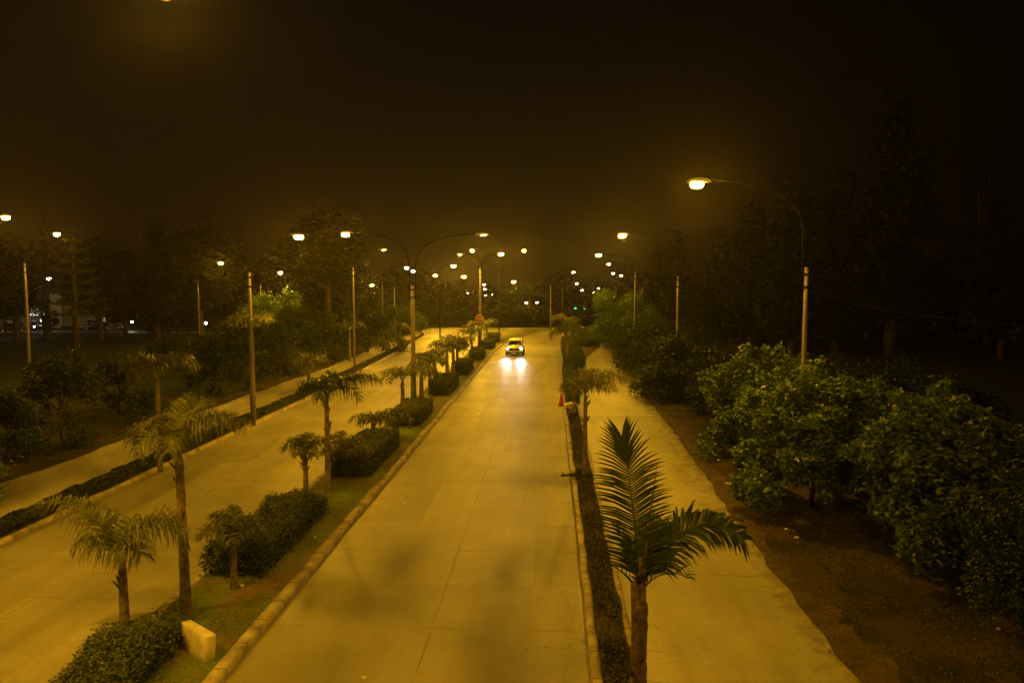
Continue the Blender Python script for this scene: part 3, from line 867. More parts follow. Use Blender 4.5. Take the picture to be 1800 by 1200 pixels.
# creeping plants and grass
def carpet(name, xa, xb, ya, yb, n, l, wd, z, mat, up, hgt):
    mb = MB()
    yy = ya + (yb - ya) * rng.uniform(0, 1, n) ** 1.5
    u = rng.uniform(0, 1, n)
    x0_ = interp(xa, yy); x1_ = interp(xb, yy)
    xx = x0_ + (x1_ - x0_) * u
    dens = np.sin(xx * 3.1 + np.sin(yy * .9) * 2) + np.sin(yy * 2.3 + xx) + rng.normal(0, .9, n)
    k = dens > -.5
    leaf_cloud(mb, np.stack([xx, yy, z + hgt * rng.uniform(0, 1, n)], 1)[k], l, wd, up)
    return tag(mb.build(name, M[mat]), kind="stuff")
carpet("ground_cover", off(E_main_r, .2), off(E_rs_l, -.15), 9, 62, 42000, .075, .045, .12, "cover", .3, .12)
carpet("ground_cover", off(E_main_r, .25), off(E_rs_l, -.2), 9, 40, 5000, .09, .03, .12, "dry", 1.2, .04)
carpet("grass", off(E_med_l, .2), off(E_main_l, -.26), 11, 60, 34000, .08, .012, .13, "grass", -.55, .05)
carpet("fallen_leaves", off(E_rs_r, -.2), off(E_rs_r, 3.2), 9, 40, 5200, .06, .035, .012, "dry", 2.0, .015)
carpet("fallen_leaves", off(E_med_l, .3), off(E_main_l, -.3), 11, 45, 1500, .05, .03, .14, "dry", 2.0, .02)
carpet("weeds", [(0, 6.2), (60, 7.6), (120, 13)], [(0, 14), (60, 24), (120, 30)], 9, 60, 26000, .10, .03, .02, "leafd", .1, .10)
carpet("weeds", [(0, -25), (60, -26), (120, -32)], [(0, -20.3), (60, -19.8), (120, -22)], 20, 80, 16000, .12, .035, .02, "leafd", .1, .12)

# ------------------------------------------------------------------ palms
# bottom right, in front of everything
GPALM = "feather palms planted along the strips"
pb = (1.18, 10.0)
root = empty("palm_tree", (pb[0], pb[1], .1), "large dark palm nearest the viewer with broad feather leaves and an upright spear", "palm", GPALM)
pz = P(1132, 1060, pb[1]).z - .1
top = palm_trunk(root, pz, .125, .105, (.02, 0), sheath=False, stubs=4, mat="trunkd")
mb = MB()
for (azz, tl, hh, rr) in ((200, .10, .62, .10), (20, .04, .80, .095), (95, .02, .95, .07)):
    c = top + np.array([0, 0, -.32])
    e = c + np.array([math.cos(D(azz)) * tl, math.sin(D(azz)) * tl, hh])
    mb.tube([c, c * .6 + e * .4, e], [.108, rr * .8, rr * .38], 9)
mb.build("crownshaft", M["trunkd"], root, True)
big = [
    # az, el, droop, L, kwargs
    (166, 86, 8, 2.12, dict(npair=54, ll=.56, tip=.55, tipf=8.0, wd=.030, ldroop=.22, plume=.13, twist=1.45, fwd=.62, stem=.022, start=.12)),
    (16, 70, 126, 2.0, dict(npair=72, ll=.50, wd=.036, tip=.55, ldroop=.75, plume=.26, roll=.05, twist=-.75, fwd=.8, stem=.022, bend=1.5, start=.14)),
    (60, 70, 60, 1.15, dict(npair=34, ll=.40, wd=.026, ldroop=.25, plume=.12, roll=.5, fwd=.6, stem=.016)),
    (150, 78, 26, .95, dict(npair=26, ll=.30, wd=.022, ldroop=.25, plume=.15, roll=.2, fwd=.9, stem=.014)),
    (185, 60, 40, .62, dict(npair=8, ll=.2, wd=.02, ldroop=.5, plume=.2, roll=1.0, fwd=1.1, stem=.026)),
    (350, 62, 95, .75, dict(npair=20, ll=.32, wd=.026, ldroop=.45, plume=.2, roll=.9, fwd=.7, stem=.014)),
]
for (azz, e_, dr_, l_, kw) in big:
    mb = MB(); frond(mb, top + np.array([0, 0, .12]), l_, D(azz), D(e_), D(dr_), **kw); mb.build("frond", M["palmd"], root)
mb = MB(); sp0 = top + np.array([0.02, 0, .3]); sp1 = P(1155, 813, pb[1]) - Vector((pb[0], pb[1], .1))
mb.tube([sp0, sp0 * .5 + np.array(sp1) * .5, np.array(sp1)], [.022, .017, .004], 6); mb.build("spear_leaf", M["dry"], root, True)
mb = MB(); sp1 = P(1143, 905, pb[1]) - Vector((pb[0], pb[1], .1))
mb.tube([sp0, np.array(sp1)], [.012, .004], 5); mb.build("spear_leaf", M["dry"], root, True)

def pbase(px, py): g = G(px, py, .1); return g.x, g.y
def phgt(px, py, Y): return P(px, py, Y).z - .1

x, y = pbase(220, 1115)
palm(x, y, phgt(216, 985, y), "short palm at the bottom left with one long leaf arching over the road", [
    (172, 68, 108, 2.6, dict(npair=80)), (150, 72, 110, 1.75), (8, 82, 172, 1.9, dict(npair=64)), (28, 84, 150, 1.7), (100, 80, 60, .95), (205, 70, 90, 1.0), (330, 72, 120, .9)],
    r=.105, ll=.60, stubs=4, wd=.021, ldroop=1.5, npair=58, plume=.3)
x, y = pbase(327, 1075)
palm(x, y, phgt(319, 782, y), "tall slim palm left of the pale block, crown spread to the right", [
    (180, 66, 150, 1.35), (165, 74, 150, 1.3), (-4, 56, 92, 1.75, dict(npair=54)), (12, 68, 120, 1.5), (95, 82, 80, 1.35), (120, 76, 110, 1.2), (60, 80, 70, 1.25), (285, 66, 158, 1.25), (235, 64, 158, 1.15)],
    r=.115, ll=.56, lean=(-.05, 0), stubs=4, wd=.021, ldroop=1.5, npair=56, plume=.3)
x, y = pbase(282, 825)
palm(x, y, phgt(284, 660, y), "palm in the left separator with a full drooping crown", [
    (178, 78, 172, 2.1), (150, 74, 155, 1.7), (2, 78, 170, 2.2), (30, 74, 160, 1.7), (90, 80, 120, 1.4), (250, 66, 150, 1.4), (290, 70, 150, 1.4), (210, 64, 150, 1.3)],
    r=.10, ll=.6, wd=.026, ldroop=1.5, npair=50)
x, y = pbase(538, 868)
palm(x, y, phgt(540, 795, y), "small shaggy palm just left of the tall near one in the median", [
    (175, 66, 150, 1.05), (150, 80, 130, 1.0), (5, 66, 130, 1.15), (30, 72, 130, 1.05), (90, 80, 90, .9), (270, 62, 130, .9), (310, 60, 140, .9)], r=.09, ll=.42, stubs=16, ldroop=.9, wd=.026)
x, y = pbase(577, 868)
palm(x, y, phgt(573, 695, y), "tall dark palm in the median with old leaf stubs below its crown", [
    (178, 64, 150, 1.35), (195, 72, 165, 1.2), (150, 68, 120, 1.1), (4, 56, 104, 2.1, dict(npair=60)), (-14, 50, 128, 1.5), (30, 62, 110, 1.5), (90, 80, 80, 1.1), (270, 60, 140, 1.0)],
    r=.10, ll=.52, stubs=14, mat="palmd", wd=.028, ldroop=1.1)
x, y = pbase(606, 838)
palm(x, y, phgt(607, 800, y), "short palm poking out of the near end of the long clipped hedge", [
    (160, 76, 120, 1.3), (120, 80, 90, 1.2), (5, 60, 120, 1.2), (60, 74, 100, 1.1), (200, 60, 120, 1.0), (300, 60, 120, .9)], r=.11, ll=.45)
x, y = pbase(412, 1035)
palm(x, y, phgt(405, 945, y), "young palm with sparse leaves at the near end of the shaggy hedge", [
    (150, 70, 100, 1.0), (110, 82, 80, .9), (20, 60, 120, .8), (200, 60, 120, .9), (60, 74, 100, .8), (290, 62, 120, .7)], r=.09, ll=.35)
for (px, py, cx, cy, n_, L_, lab) in [
    (656, 765, 657, 742, 7, 1.15, "small palm beside the left carriageway, before the square hedge"),
    (696, 770, 693, 735, 6, 1.1, "small palm at the near corner of the square hedge"),
    (708, 722, 706, 668, 9, 1.9, "broad palm just left of the green-footed lamp post")]:
    x, y = pbase(px, py)
    palm(x, y, max(.5, phgt(cx, cy, y)), lab, n=n_, L=L_, r=.13, ll=.5, stubs=4, dr=(100, 160), wd=.04, npair=22)
for (px, py, cx, cy, n_, L_, lab, hh) in [
    (741, 703, 740, 655, 8, 1.7, "palm right of the green-footed lamp post", None),
    (756, 690, 756, 640, 8, 1.7, "first palm of the cluster behind the lamp post", None),
    (764, 690, 763, 636, 8, 1.6, "dark palm in the middle of the cluster behind the lamp post", None),
    (786, 668, 785, 618, 8, 1.7, "palm with a long hooked leaf over the left carriageway", None),
    (797, 662, 796, 612, 8, 1.8, "thickset palm left of the sixth hedge", None),
    (804, 655, 806, 605, 8, 1.8, "palm behind the thickset one in the median", None),
    (829, 625, 829, 590, 8, 1.9, "palm beside the left carriageway below the red sign", None),
    (842, 612, 838, 576, 8, 2.0, "palm right below the red sign", None),
    (856, 604, 858, 572, 8, 2.0, "last palm of the median, right of the red sign", None)]:
    x, y = pbase(px, py)
    palm(x, y, max(1.0, phgt(cx, cy, y)), lab, n=n_, L=L_, r=.15, ll=.55, parts=False, dr=(100, 165), wd=.07, npair=16)
for (px, py, cx, cy, L_, lab) in [
    (543, 690, 540, 642, 1.9, "palm in the left separator half hidden by the tall dark one"),
    (446, 741, 446, 580, 1.9, "tall palm directly behind the near left lamp post"),
    (615, 632, 616, 580, 2.0, "palm before the leafy trees at the left separator"),
    (703, 606, 702, 580, 1.9, "slim palm far off in the left separator")]:
    x, y = pbase(px, py)
    palm(x, y, phgt(cx, cy, y), lab, n=9, L=L_, r=.14, ll=.6, parts=False, dr=(125, 170), wd=.055, npair=18, el=(58, 80))
x, y = pbase(1028, 840)
palm(x, y, phgt(1026, 690, y), "tall palm in the right separator, leaves blown over the service road", [
    (5, 62, 110, 1.75, dict(npair=50)), (20, 72, 100, 1.5), (-20, 56, 110, 1.3), (60, 78, 90, 1.3), (100, 80, 80, 1.2), (150, 66, 120, 1.1), (180, 62, 130, 1.1), (250, 64, 130, 1.1), (320, 62, 120, 1.3)],
    r=.095, ll=.52, stubs=8, wd=.024)
x, y = 1.35, 62
palm(x, y, 2.9, "palm far along the right separator with a leaf drooping to the service road", n=10, L=2.1, r=.15, ll=.6, parts=False, dr=(110, 165), wd=.06, npair=18)
palm(1.5, 78, 3.0, "last palm of the right separator by the roundabout", n=10, L=2.0, r=.15, ll=.6, parts=False, dr=(110, 160), wd=.07, npair=16)
hedge(1.0, 1.7, 44, 58, .75, "narrow hedge in the right separator behind the leaning palm", "hedges of the right separator", 260, (.1, .06), rough=.1, loc_round=.3)
hedge(1.25, 2.7, 60, 84, 1.25, "tall dark hedge at the far end of the right separator", "hedges of the right separator", 200, (.12, .07), rough=.14, loc_round=.4)

# ------------------------------------------------------------------ bushes and trees beside the roads
GB = "broad-leaved bushes right of the service road"
def bush(px, py_top, rpx, Y, lab, group=GB, ncl=300, per=22, leaf=(.15, .08), cr=.36, mat="leaf", low=.25, trunk_r=.08, squash=.8, nb=8, lumps=4, skirt=14):
    p = P(px, py_top, Y); r = rpx * Y / F; ncl = int(ncl * 1.6)
    return tree("bush", p.x, Y, p.z, r, lab, group, "bush", trunk_h=max(.25, p.z * low), nb=nb, ncl=ncl, per=per, leaf=leaf, cr=cr, mat=mat, trunk_r=trunk_r, squash=squash, lumps=lumps, skirt=skirt)
bush(1432, 645, 128, 24.2, "big broad-leaved bush at the foot of the near right lamp post, brightest of the row", ncl=560, per=26, leaf=(.19, .10), cr=.20, nb=12, low=.06, lumps=5, trunk_r=.10)
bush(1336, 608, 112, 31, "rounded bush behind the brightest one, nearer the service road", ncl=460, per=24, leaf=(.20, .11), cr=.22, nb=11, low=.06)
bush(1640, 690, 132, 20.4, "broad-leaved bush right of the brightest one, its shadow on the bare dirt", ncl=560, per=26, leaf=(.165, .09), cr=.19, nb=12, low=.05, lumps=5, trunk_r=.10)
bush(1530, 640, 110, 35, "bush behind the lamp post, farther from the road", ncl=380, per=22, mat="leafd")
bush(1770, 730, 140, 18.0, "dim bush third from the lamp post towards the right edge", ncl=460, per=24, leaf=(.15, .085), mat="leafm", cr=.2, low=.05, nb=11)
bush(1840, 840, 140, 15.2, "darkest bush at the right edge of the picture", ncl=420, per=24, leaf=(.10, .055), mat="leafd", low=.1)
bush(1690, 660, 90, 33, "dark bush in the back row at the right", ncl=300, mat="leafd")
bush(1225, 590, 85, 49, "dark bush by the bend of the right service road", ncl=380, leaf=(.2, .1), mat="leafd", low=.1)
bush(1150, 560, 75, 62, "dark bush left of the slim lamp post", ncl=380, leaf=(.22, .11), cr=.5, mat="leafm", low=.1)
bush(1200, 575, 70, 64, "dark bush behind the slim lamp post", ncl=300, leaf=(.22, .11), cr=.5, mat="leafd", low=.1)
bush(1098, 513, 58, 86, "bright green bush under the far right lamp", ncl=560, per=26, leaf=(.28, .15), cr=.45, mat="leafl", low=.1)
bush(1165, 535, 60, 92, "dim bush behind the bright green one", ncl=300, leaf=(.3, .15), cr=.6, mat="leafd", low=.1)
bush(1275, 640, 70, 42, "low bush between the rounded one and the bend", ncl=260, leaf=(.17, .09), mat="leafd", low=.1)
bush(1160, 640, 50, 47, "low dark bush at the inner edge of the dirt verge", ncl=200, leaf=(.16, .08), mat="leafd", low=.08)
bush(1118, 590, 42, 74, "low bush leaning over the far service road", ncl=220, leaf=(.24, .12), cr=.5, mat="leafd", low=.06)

hedge(2.6, 4.4, 85, 98, .9, "low hedge widening the end of the right separator", "hedges of the right separator", 160, (.13, .08), rough=.14, loc_round=.4)
hedge(3.3, 5.6, 99, 112, .6, "last low hedge of the right separator at the roundabout", "hedges of the right separator", 140, (.14, .08), rough=.14, loc_round=.4)
bush(1520, 655, 95, 27, "bush filling the gap right of the brightest one", ncl=220, per=22, leaf=(.13, .07), cr=.22, low=.05)
bush(1700, 730, 90, 23.5, "bush squeezed between the two big ones at the right", ncl=200, per=22, leaf=(.12, .065), cr=.22, mat="leafm", low=.05)
GT = "small trees left of the service road"
def ltree(px, py_top, rpx, Y, lab, th=.3, **k):
    p = P(px, py_top, Y)
    return tree("small_tree", p.x, Y, p.z, rpx * 1.2 * Y / F, lab, GT, "tree", trunk_h=p.z * th, **{**dict(lumps=3, cr=.28, skirt=10), **k})
ltree(104, 622, 72, 33, "small round tree with a bare stem at the left edge of the service road", .36, ncl=480, per=24, leaf=(.16, .085), mat="leafm")
ltree(8, 690, 55, 29, "small tree cut by the left edge of the picture", .34, ncl=380, per=22, leaf=(.15, .08), mat="leafm")
ltree(-42, 800, 42, 22.5, "leafy tip of a tree at the left edge near the road", .3, ncl=200, per=22, leaf=(.13, .07), mat="leaf")
ltree(207, 628, 58, 40, "slanting small tree left of the drooping palm", .36, ncl=300, leaf=(.17, .09), mat="leafd")
ltree(375, 590, 62, 49, "dark small tree behind the tall slim palm", .3, ncl=340, leaf=(.19, .1), mat="leafd")
ltree(478, 565, 58, 58, "small tree right of the left lamp post", .25, ncl=340, leaf=(.2, .1), mat="leafm")
ltree(540, 542, 62, 68, "leafy tree with a lit crown behind the far left palms", .22, ncl=420, leaf=(.24, .12), cr=.4, mat="leafm", lumps=4)
ltree(472, 512, 48, 88, "bush-like tree brightly lit from above by the park lamp", .2, ncl=420, leaf=(.30, .16), cr=.6, mat="leafl")
ltree(645, 543, 58, 78, "leafy tree before the far post on the left", .2, ncl=380, leaf=(.26, .13), cr=.4, mat="leafm", lumps=4)
ltree(700, 545, 42, 108, "dim tree at the start of the roundabout on the left", .2, ncl=260, leaf=(.34, .17), cr=.7, mat="leafm")
ltree(430, 575, 50, 74, "dark tree behind the left lamp post", .2, ncl=280, leaf=(.26, .13), cr=.5, mat="leafd")
ltree(590, 560, 45, 84, "dark tree between the two lit trees on the left", .2, ncl=260, leaf=(.28, .14), cr=.55, mat="leafd")
ltree(300, 600, 50, 62, "dark bushy tree at the edge of the lawn", .2, ncl=260, leaf=(.24, .12), cr=.5, mat="leafd")

# ------------------------------------------------------------------ tall trees far off
def big_tree(px, top, rpx, Y, lab, group, ncl=320, per=18, leaf=None, th=.22, mat="leafx", nb=9, squash=1.0, blobs=None, name="tall_tree", cr=None, cat="tree"):
    p = P(px, top, Y); r = rpx * Y / F
    return tree(name, p.x, Y, p.z, r, lab, group, cat, trunk_h=p.z * th, nb=nb, ncl=ncl, per=per, leaf=leaf or (r * .17, r * .10), cr=cr or r * .26,
                mat=mat, trunk_r=.028 * p.z, squash=squash, blobs=blobs)
GTR = "tall dark trees on the right"
GTL = "tall dark trees of the park on the left"
def spire(px, top, rpx, Y, lab, group, n=7, ncl=360, th=.1, loose=1.0, mat="leafx"):
    """tall uneven tree: masses stacked up a trunk"""
    p = P(px, top, Y); r = rpx * Y / F; h = p.z
    bl = [(0, 0, h * .5, r * .35, r * .35, h * .38)]
    for i in range(n):
        t = (i + .5) / n
        z = h * (th + (.95 - th) * t)
        rr = r * (1.05 - .75 * t ** 1.4) * rng.uniform(.8, 1.1)
        for _ in range(2):
            a = rng.uniform(0, 2 * PI); o_ = rr * rng.uniform(.2, .6) * loose
            bl.append((o_ * math.cos(a), o_ * math.sin(a), z + rng.uniform(-.04, .04) * h, rr * rng.uniform(.45, .7), rr * rng.uniform(.45, .7), h * .07 * rng.uniform(.8, 1.4)))
    bl.append((0, 0, h * .97, r * .14, r * .14, h * .04))
    return big_tree(px, top, rpx, Y, lab, group, ncl=ncl, th=th, blobs=bl, mat=mat, leaf=(r * .20, r * .11), cr=r * .26)
spire(1580, 190, 85, 78, "tallest dark tree on the right, tapering to a narrow top", GTR, ncl=520)
spire(1400, 322, 70, 80, "pointed dark tree behind the curved lamp arm", GTR, ncl=380)
spire(1478, 308, 60, 84, "dark tree between the pointed one and the tallest", GTR, ncl=340)
spire(1325, 372, 62, 88, "dark tree to the right of the brightest lamp, sloping left", GTR, ncl=360)
spire(1262, 402, 48, 95, "dark tree below the near right lamp's glow", GTR, ncl=280)
spire(1190, 405, 38, 105, "slim dark tree behind the right-hand lamp posts", GTR, ncl=260)
spire(1155, 430, 30, 112, "slimmer dark tree beside the far white lamp", GTR, ncl=220)
spire(1735, 250, 48, 90, "loose see-through tree near the right edge", GTR, n=6, ncl=110, th=.4, loose=1.4)
big_tree(1770, 400, 75, 74, "round dark tree at the right edge before the loose one", GTR, ncl=360, th=.15)
big_tree(1640, 470, 85, 92, "low dark tree filling the space under the tallest", GTR, ncl=300, th=.1)
big_tree(1510, 480, 95, 96, "broad dark tree low behind the lamp post", GTR, ncl=300, th=.1)
big_tree(1340, 490, 85, 104, "broad dark tree low left of the lamp post", GTR, ncl=280, th=.1)

big_tree(350, 396, 68, 92, "big round-topped tree in the park, broad as a dome", GTL, ncl=420, th=.2, nb=11)
spire(270, 388, 42, 98, "tall narrow tree left of the domed one in the park", GTL, ncl=320)
big_tree(215, 450, 60, 100, "lower dark tree left of the narrow park tree", GTL, ncl=300)
big_tree(170, 420, 55, 92, "dark tree right behind the tiered pine", GTL, ncl=300)
spire(75, 372, 24, 92, "thin dark spire behind the tiered pine", GTL, ncl=220)
big_tree(20, 430, 60, 90, "dark tree behind the lamp at the left edge", GTL, ncl=280)
big_tree(430, 450, 50, 112, "dark tree between the dome and the tall loose tree", GTL, ncl=260)
big_tree(495, 435, 48, 118, "flat-topped dark tree beside the yellow lamp on the left", GTL, ncl=260)
big_tree(572, 374, 70, 122, "tall loose-crowned tree behind the two yellow lamps", GTL, ncl=360, th=.3, nb=12, cr=1.5)
spire(612, 445, 28, 96, "mop-headed tall tree under the double lamp's left arm", GTL, n=4, ncl=150, th=.55)
spire(713, 455, 22, 150, "left one of the two dark cypresses", GTL, ncl=260)
spire(740, 460, 20, 152, "right one of the two dark cypresses", GTL, ncl=260)
big_tree(770, 505, 40, 160, "low dark tree right of the cypresses", GTL, ncl=220)
big_tree(660, 500, 45, 150, "low dark tree left of the cypresses", GTL, ncl=220)
big_tree(690, 520, 40, 140, "dark tree under the cypresses", GTL, ncl=200)

# tiered pine (araucaria)
p = P(125, 380, 72)
root = empty("tiered_pine", (p.x, 72, 0), "tiered pine with level branches catching the lamp light", "tree", GTL)
mb = MB(); mb.tube([(0, 0, -.1), (0, 0, p.z * .5), (0, 0, p.z)], [.32, .2, .04], 8); mb.build("trunk", M["bark"], root, True)
mb = MB()
for i in range(9):
    z = p.z * (.32 + .66 * i / 9); rr = 3.1 * (1 - i / 9.6)
    for k in range(6):
        a = 2 * PI * (k + .4 * (i % 3)) / 6 + rng.uniform(-.15, .15)
        t = np.linspace(.08, 1, 34)
        c = np.stack([rr * t * math.cos(a), rr * t * math.sin(a), z + .35 * t ** 2 * rr * .3 - .1 * rr * np.sin(t * PI)], 1)
        pts = np.repeat(c, 5, 0) + rng.normal(size=(34 * 5, 3)) * np.array([.16, .16, .05])
        leaf_cloud(mb, pts, .30, .07, up=.6)
        mb.tube([(0, 0, z - .02), c[17], c[-1]], [.05, .03, .01], 4)
mb.build("crown", M["leafm"], root)

# big feather palm and shrubs on the central island
p = P(930, 512, 132)
palm(p.x, 132, p.z - .8, "big dark palm on the roundabout island with a wide crown", n=16, L=4.4, r=.38, ll=.9, parts=False, el=(20, 75), dr=(60, 120), wd=.16, npair=18, group="palms of the roundabout", z=0.0, mat="palmd", ldroop=.5)
GI = "shrubs on the roundabout island"
isl = [(700, 556, 40, 128), (745, 552, 42, 132), (790, 548, 40, 130), (860, 545, 45, 134), (905, 548, 45, 131), (958, 552, 45, 133), (1000, 555, 40, 137), (1040, 556, 38, 134), (1080, 552, 40, 133)]
nm = ["leftmost shrub beyond the roundabout road", "second shrub from the left beyond the roundabout road", "third shrub from the left beyond the roundabout road", "shrub behind the red sign",
      "shrub right of the red sign, behind the white car", "shrub at the foot of the big island palm", "shrub right of the big island palm", "shrub below the green signals", "rightmost shrub beyond the roundabout road"]
for (px, tp, rp_, Y), lab in zip(isl, nm):
    big_tree(px, tp, rp_, Y, lab, GI, ncl=200, per=18, th=.08, nb=7, mat="leafx", leaf=(.4, .22), cr=1.0, name="shrub", cat="shrub")
GK = "hazy trees beyond the roundabout"
bk = [(800, 520, 60, 190, "hazy tree left of the pale double post"), (865, 528, 50, 200, "hazy tree right of the pale double post"), (990, 525, 55, 195, "hazy tree behind the bare roundabout pole"),
      (1040, 520, 45, 260, "hazy tree over the green signals"), (1085, 512, 45, 230, "hazy tree behind the bright green bush"), (620, 515, 55, 170, "hazy tree on the far left bend"), (540, 505, 60, 160, "hazy dark tree behind the lit bush")]
for (px, tp, rp_, Y, lab) in bk:
    big_tree(px, tp, rp_, Y, lab, GK, ncl=220, per=18, th=.1, leaf=(.6, .34), cr=1.7, mat="leafx")
# far wood that closes the horizon
mb = MB()
n = 14000
a = rng.uniform(-1, 1, n)
xx = a * 330; yy = 330 - 90 * a ** 2 + rng.uniform(-12, 12, n)
hh = 7.5 + 3.5 * np.sin(xx * .07) + 2.0 * np.sin(xx * .19 + 1) + 1.5 * np.sin(xx * .43)
leaf_cloud(mb, np.stack([xx, yy, hh * rng.uniform(0, 1, n) ** .7], 1), 2.2, 1.3, .3)
tag(mb.build("far_wood", M["leafx"]), kind="stuff")

# ------------------------------------------------------------------ vehicles
def superring(y, z0, z1, hw, n=16, e=3.2, topw=1.0):
    out = []
    zc, hz = (z0 + z1) / 2, (z1 - z0) / 2
    for k in range(n):
        a = 2 * PI * (k + .5) / n
        c, s_ = math.cos(a), math.sin(a)
        x = hw * math.copysign(abs(c) ** (2 / e), c); z = hz * math.copysign(abs(s_) ** (2 / e), s_)
        if z > 0: x *= 1 - (1 - topw) * (z / hz)
        out.append((x, y, zc + z))
    return out


def loft(mb, rings):
    n = len(rings[0]); v = [p for r in rings for p in r]; m = len(rings)
    q = [(i * n + k, i * n + (k + 1) % n, i * n + n + (k + 1) % n, i * n + n + k) for i in range(m - 1) for k in range(n)]
    mb.add(v, q, polys=[list(range(n - 1, -1, -1)), list(range((m - 1) * n, m * n))])


def panel(mb, pts, th=.012):
    """thin plate with its own thickness"""
    p = np.array(pts, float); nrm = np.cross(p[1] - p[0], p[2] - p[0]); nrm /= np.linalg.norm(nrm)
    k = len(p); v = np.vstack([p - nrm * th, p + nrm * th])
    mb.add(v, polys=[list(range(k - 1, -1, -1)), list(range(k, 2 * k))] + [[i, (i + 1) % k, k + (i + 1) % k, k + i] for i in range(k)])


def car(loc, rz, label, paint, headm, group=None, beams=False, detail=True):
    root = empty("car", loc, label, "car", group, rz)
    mb = MB()
    st = [(-1.98, .34, .66, .60), (-1.92, .24, .78, .74), (-1.72, .22, .88, .82), (-1.35, .22, .96, .855), (-.95, .22, 1.02, .865), (0, .22, 1.04, .87),
          (1.1, .22, 1.04, .865), (1.6, .24, 1.02, .84), (1.88, .30, .94, .78), (1.97, .38, .84, .66)]
    loft(mb, [superring(y, a, b2, w_, topw=.93) for y, a, b2, w_ in st])
    body = mb.build("body", paint, root, True)
    mb = MB()
    # greenhouse: base, waist, shoulder and roof rings
    def gr(y0, y1, hw, z, c=.10):
        return [(-hw + c, y0, z), (hw - c, y0, z), (hw, y0 + c, z), (hw, y1 - c, z), (hw - c, y1, z), (-hw + c, y1, z), (-hw, y1 - c, z), (-hw, y0 + c, z)]
    loft(mb, [gr(-.98, 1.86, .79, .96), gr(-.22, 1.52, .655, 1.40), gr(-.10, 1.42, .60, 1.50), gr(.12, 1.2, .44, 1.545)])
    mb.build("cabin", paint, root)
    mb = MB()
    panel(mb, [(-.66, -.925, 1.02), (.66, -.925, 1.02), (.545, -.27, 1.39), (-.545, -.27, 1.39)]); mb.build("windscreen", M["glass"], root)
    mb = MB(); panel(mb, [(.63, 1.79, 1.06), (-.63, 1.79, 1.06), (-.53, 1.55, 1.38), (.53, 1.55, 1.38)]); mb.build("rear_window", M["glass"], root)
    for sg in (-1, 1):
        for (ya, yb, yc, yd) in ((-.66, .38, .38, -.16), (.46, 1.50, 1.28, .46)):
            mb = MB(); pts = [(sg * .775, ya, 1.03), (sg * .775, yb, 1.03), (sg * .672, yc, 1.37), (sg * .672, yd, 1.37)]
            panel(mb, pts if sg > 0 else pts[::-1]); mb.build("side_window", M["glass"], root)
    # face
    mb = MB(); panel(mb, [(-.50, -1.965, .55), (.50, -1.965, .55), (.56, -1.94, .745), (.16, -1.94, .775), (0, -1.95, .70), (-.16, -1.94, .775), (-.56, -1.94, .745)], .03); mb.build("grille", M["black"], root)
    mb = MB(); mb.box(-.70, .70, -2.03, -1.80, .235, .40, .04); lb = mb.build("front_bumper", M["black"], root)
    mb = MB(); mb.box(-.62, .62, -2.045, -1.98, .43, .465, .01); mb.build("chrome_strip", M["chrome"], root)
    mb = MB(); t = np.linspace(0, 2 * PI, 17); mb.tube([(.09 * math.cos(a), -2.0, .645 + .06 * math.sin(a)) for a in t], .012, 5); mb.build("badge", M["chrome"], root)
    mb = MB(); mb.box(-.20, .20, -2.055, -2.03, .285, .375, .006); mb.build("number_plate", M["plate"], root)
    for sg in (-1, 1):
        mb = MB()
        vs = []
        for j, (f, yo) in enumerate(((1, 0), (.8, -.03), (.3, -.045))):
            for k in range(12):
                a = 2 * PI * k / 12
                vs.append((sg * (.655 + f * .115 * math.cos(a)), -1.875 + yo + .12 * abs(.0 + f * .1 * math.cos(a)), .735 + f * .065 * math.sin(a)))
        mb.add(vs, [(j * 12 + k, j * 12 + (k + 1) % 12, j * 12 + 12 + (k + 1) % 12, j * 12 + 12 + k) for j in range(2) for k in range(12)], polys=[list(range(24, 36)), list(range(11, -1, -1))])
        mb.build("headlight", headm, root, True)
        mb = MB(); mb.box(sg * .93 - .10, sg * .93 + .10, -.74, -.64, .99, 1.12, .03); mb.tube([(sg * .80, -.68, 1.02), (sg * .86, -.69, 1.03)], .025, 6); mb.build("mirror", paint, root)
        mb = MB(); mb.box(sg * .66 - .07, sg * .66 + .07, 1.94, 1.985, .70, .88, .01); mb.build("tail_light", M["redc"], root)
        for yy in (-1.22, 1.28):
            whl = MB(); rr = [(.19, 0), (.29, .005), (.315, .04), (.315, .16), (.29, .195), (.19, .2)]
            vs = [(sg * (.89 - zz), yy + r_ * math.cos(2 * PI * k / 20), .315 + r_ * math.sin(2 * PI * k / 20)) for r_, zz in rr for k in range(20)]
            whl.add(vs, [(i * 20 + k, i * 20 + (k + 1) % 20, i * 20 + 20 + (k + 1) % 20, i * 20 + 20 + k) for i in range(5) for k in range(20)])
            wo = whl.build("wheel", M["tyre"], root, True)
            rm = MB()
            vs = [(sg * .875, yy + .19 * math.cos(2 * PI * k / 20), .315 + .19 * math.sin(2 * PI * k / 20)) for k in range(20)] + [(sg * .845, yy + .06 * math.cos(2 * PI * k / 20), .315 + .06 * math.sin(2 * PI * k / 20)) for k in range(20)]
            rm.add(vs, [(k, (k + 1) % 20, 20 + (k + 1) % 20, 20 + k) for k in range(20)], polys=[list(range(20, 40))]); rm.build("rim", M["rim"], wo)
    if beams:
        for sg in (-1, 1):
            ld = bpy.data.lights.new("headlight_beam", 'SPOT'); ld.energy = 1250; ld.color = (1, .95, .88)
            ld.spot_size = D(20); ld.spot_blend = 1.0; ld.shadow_soft_size = .06
            lo = bpy.data.objects.new("headlight_beam", ld); COL.objects.link(lo); lo.parent = root
            lo.location = (sg * .655, -2.06, .72); lo.rotation_euler = (PI / 2 - D(7.4), 0, PI + D(1.0) * sg)
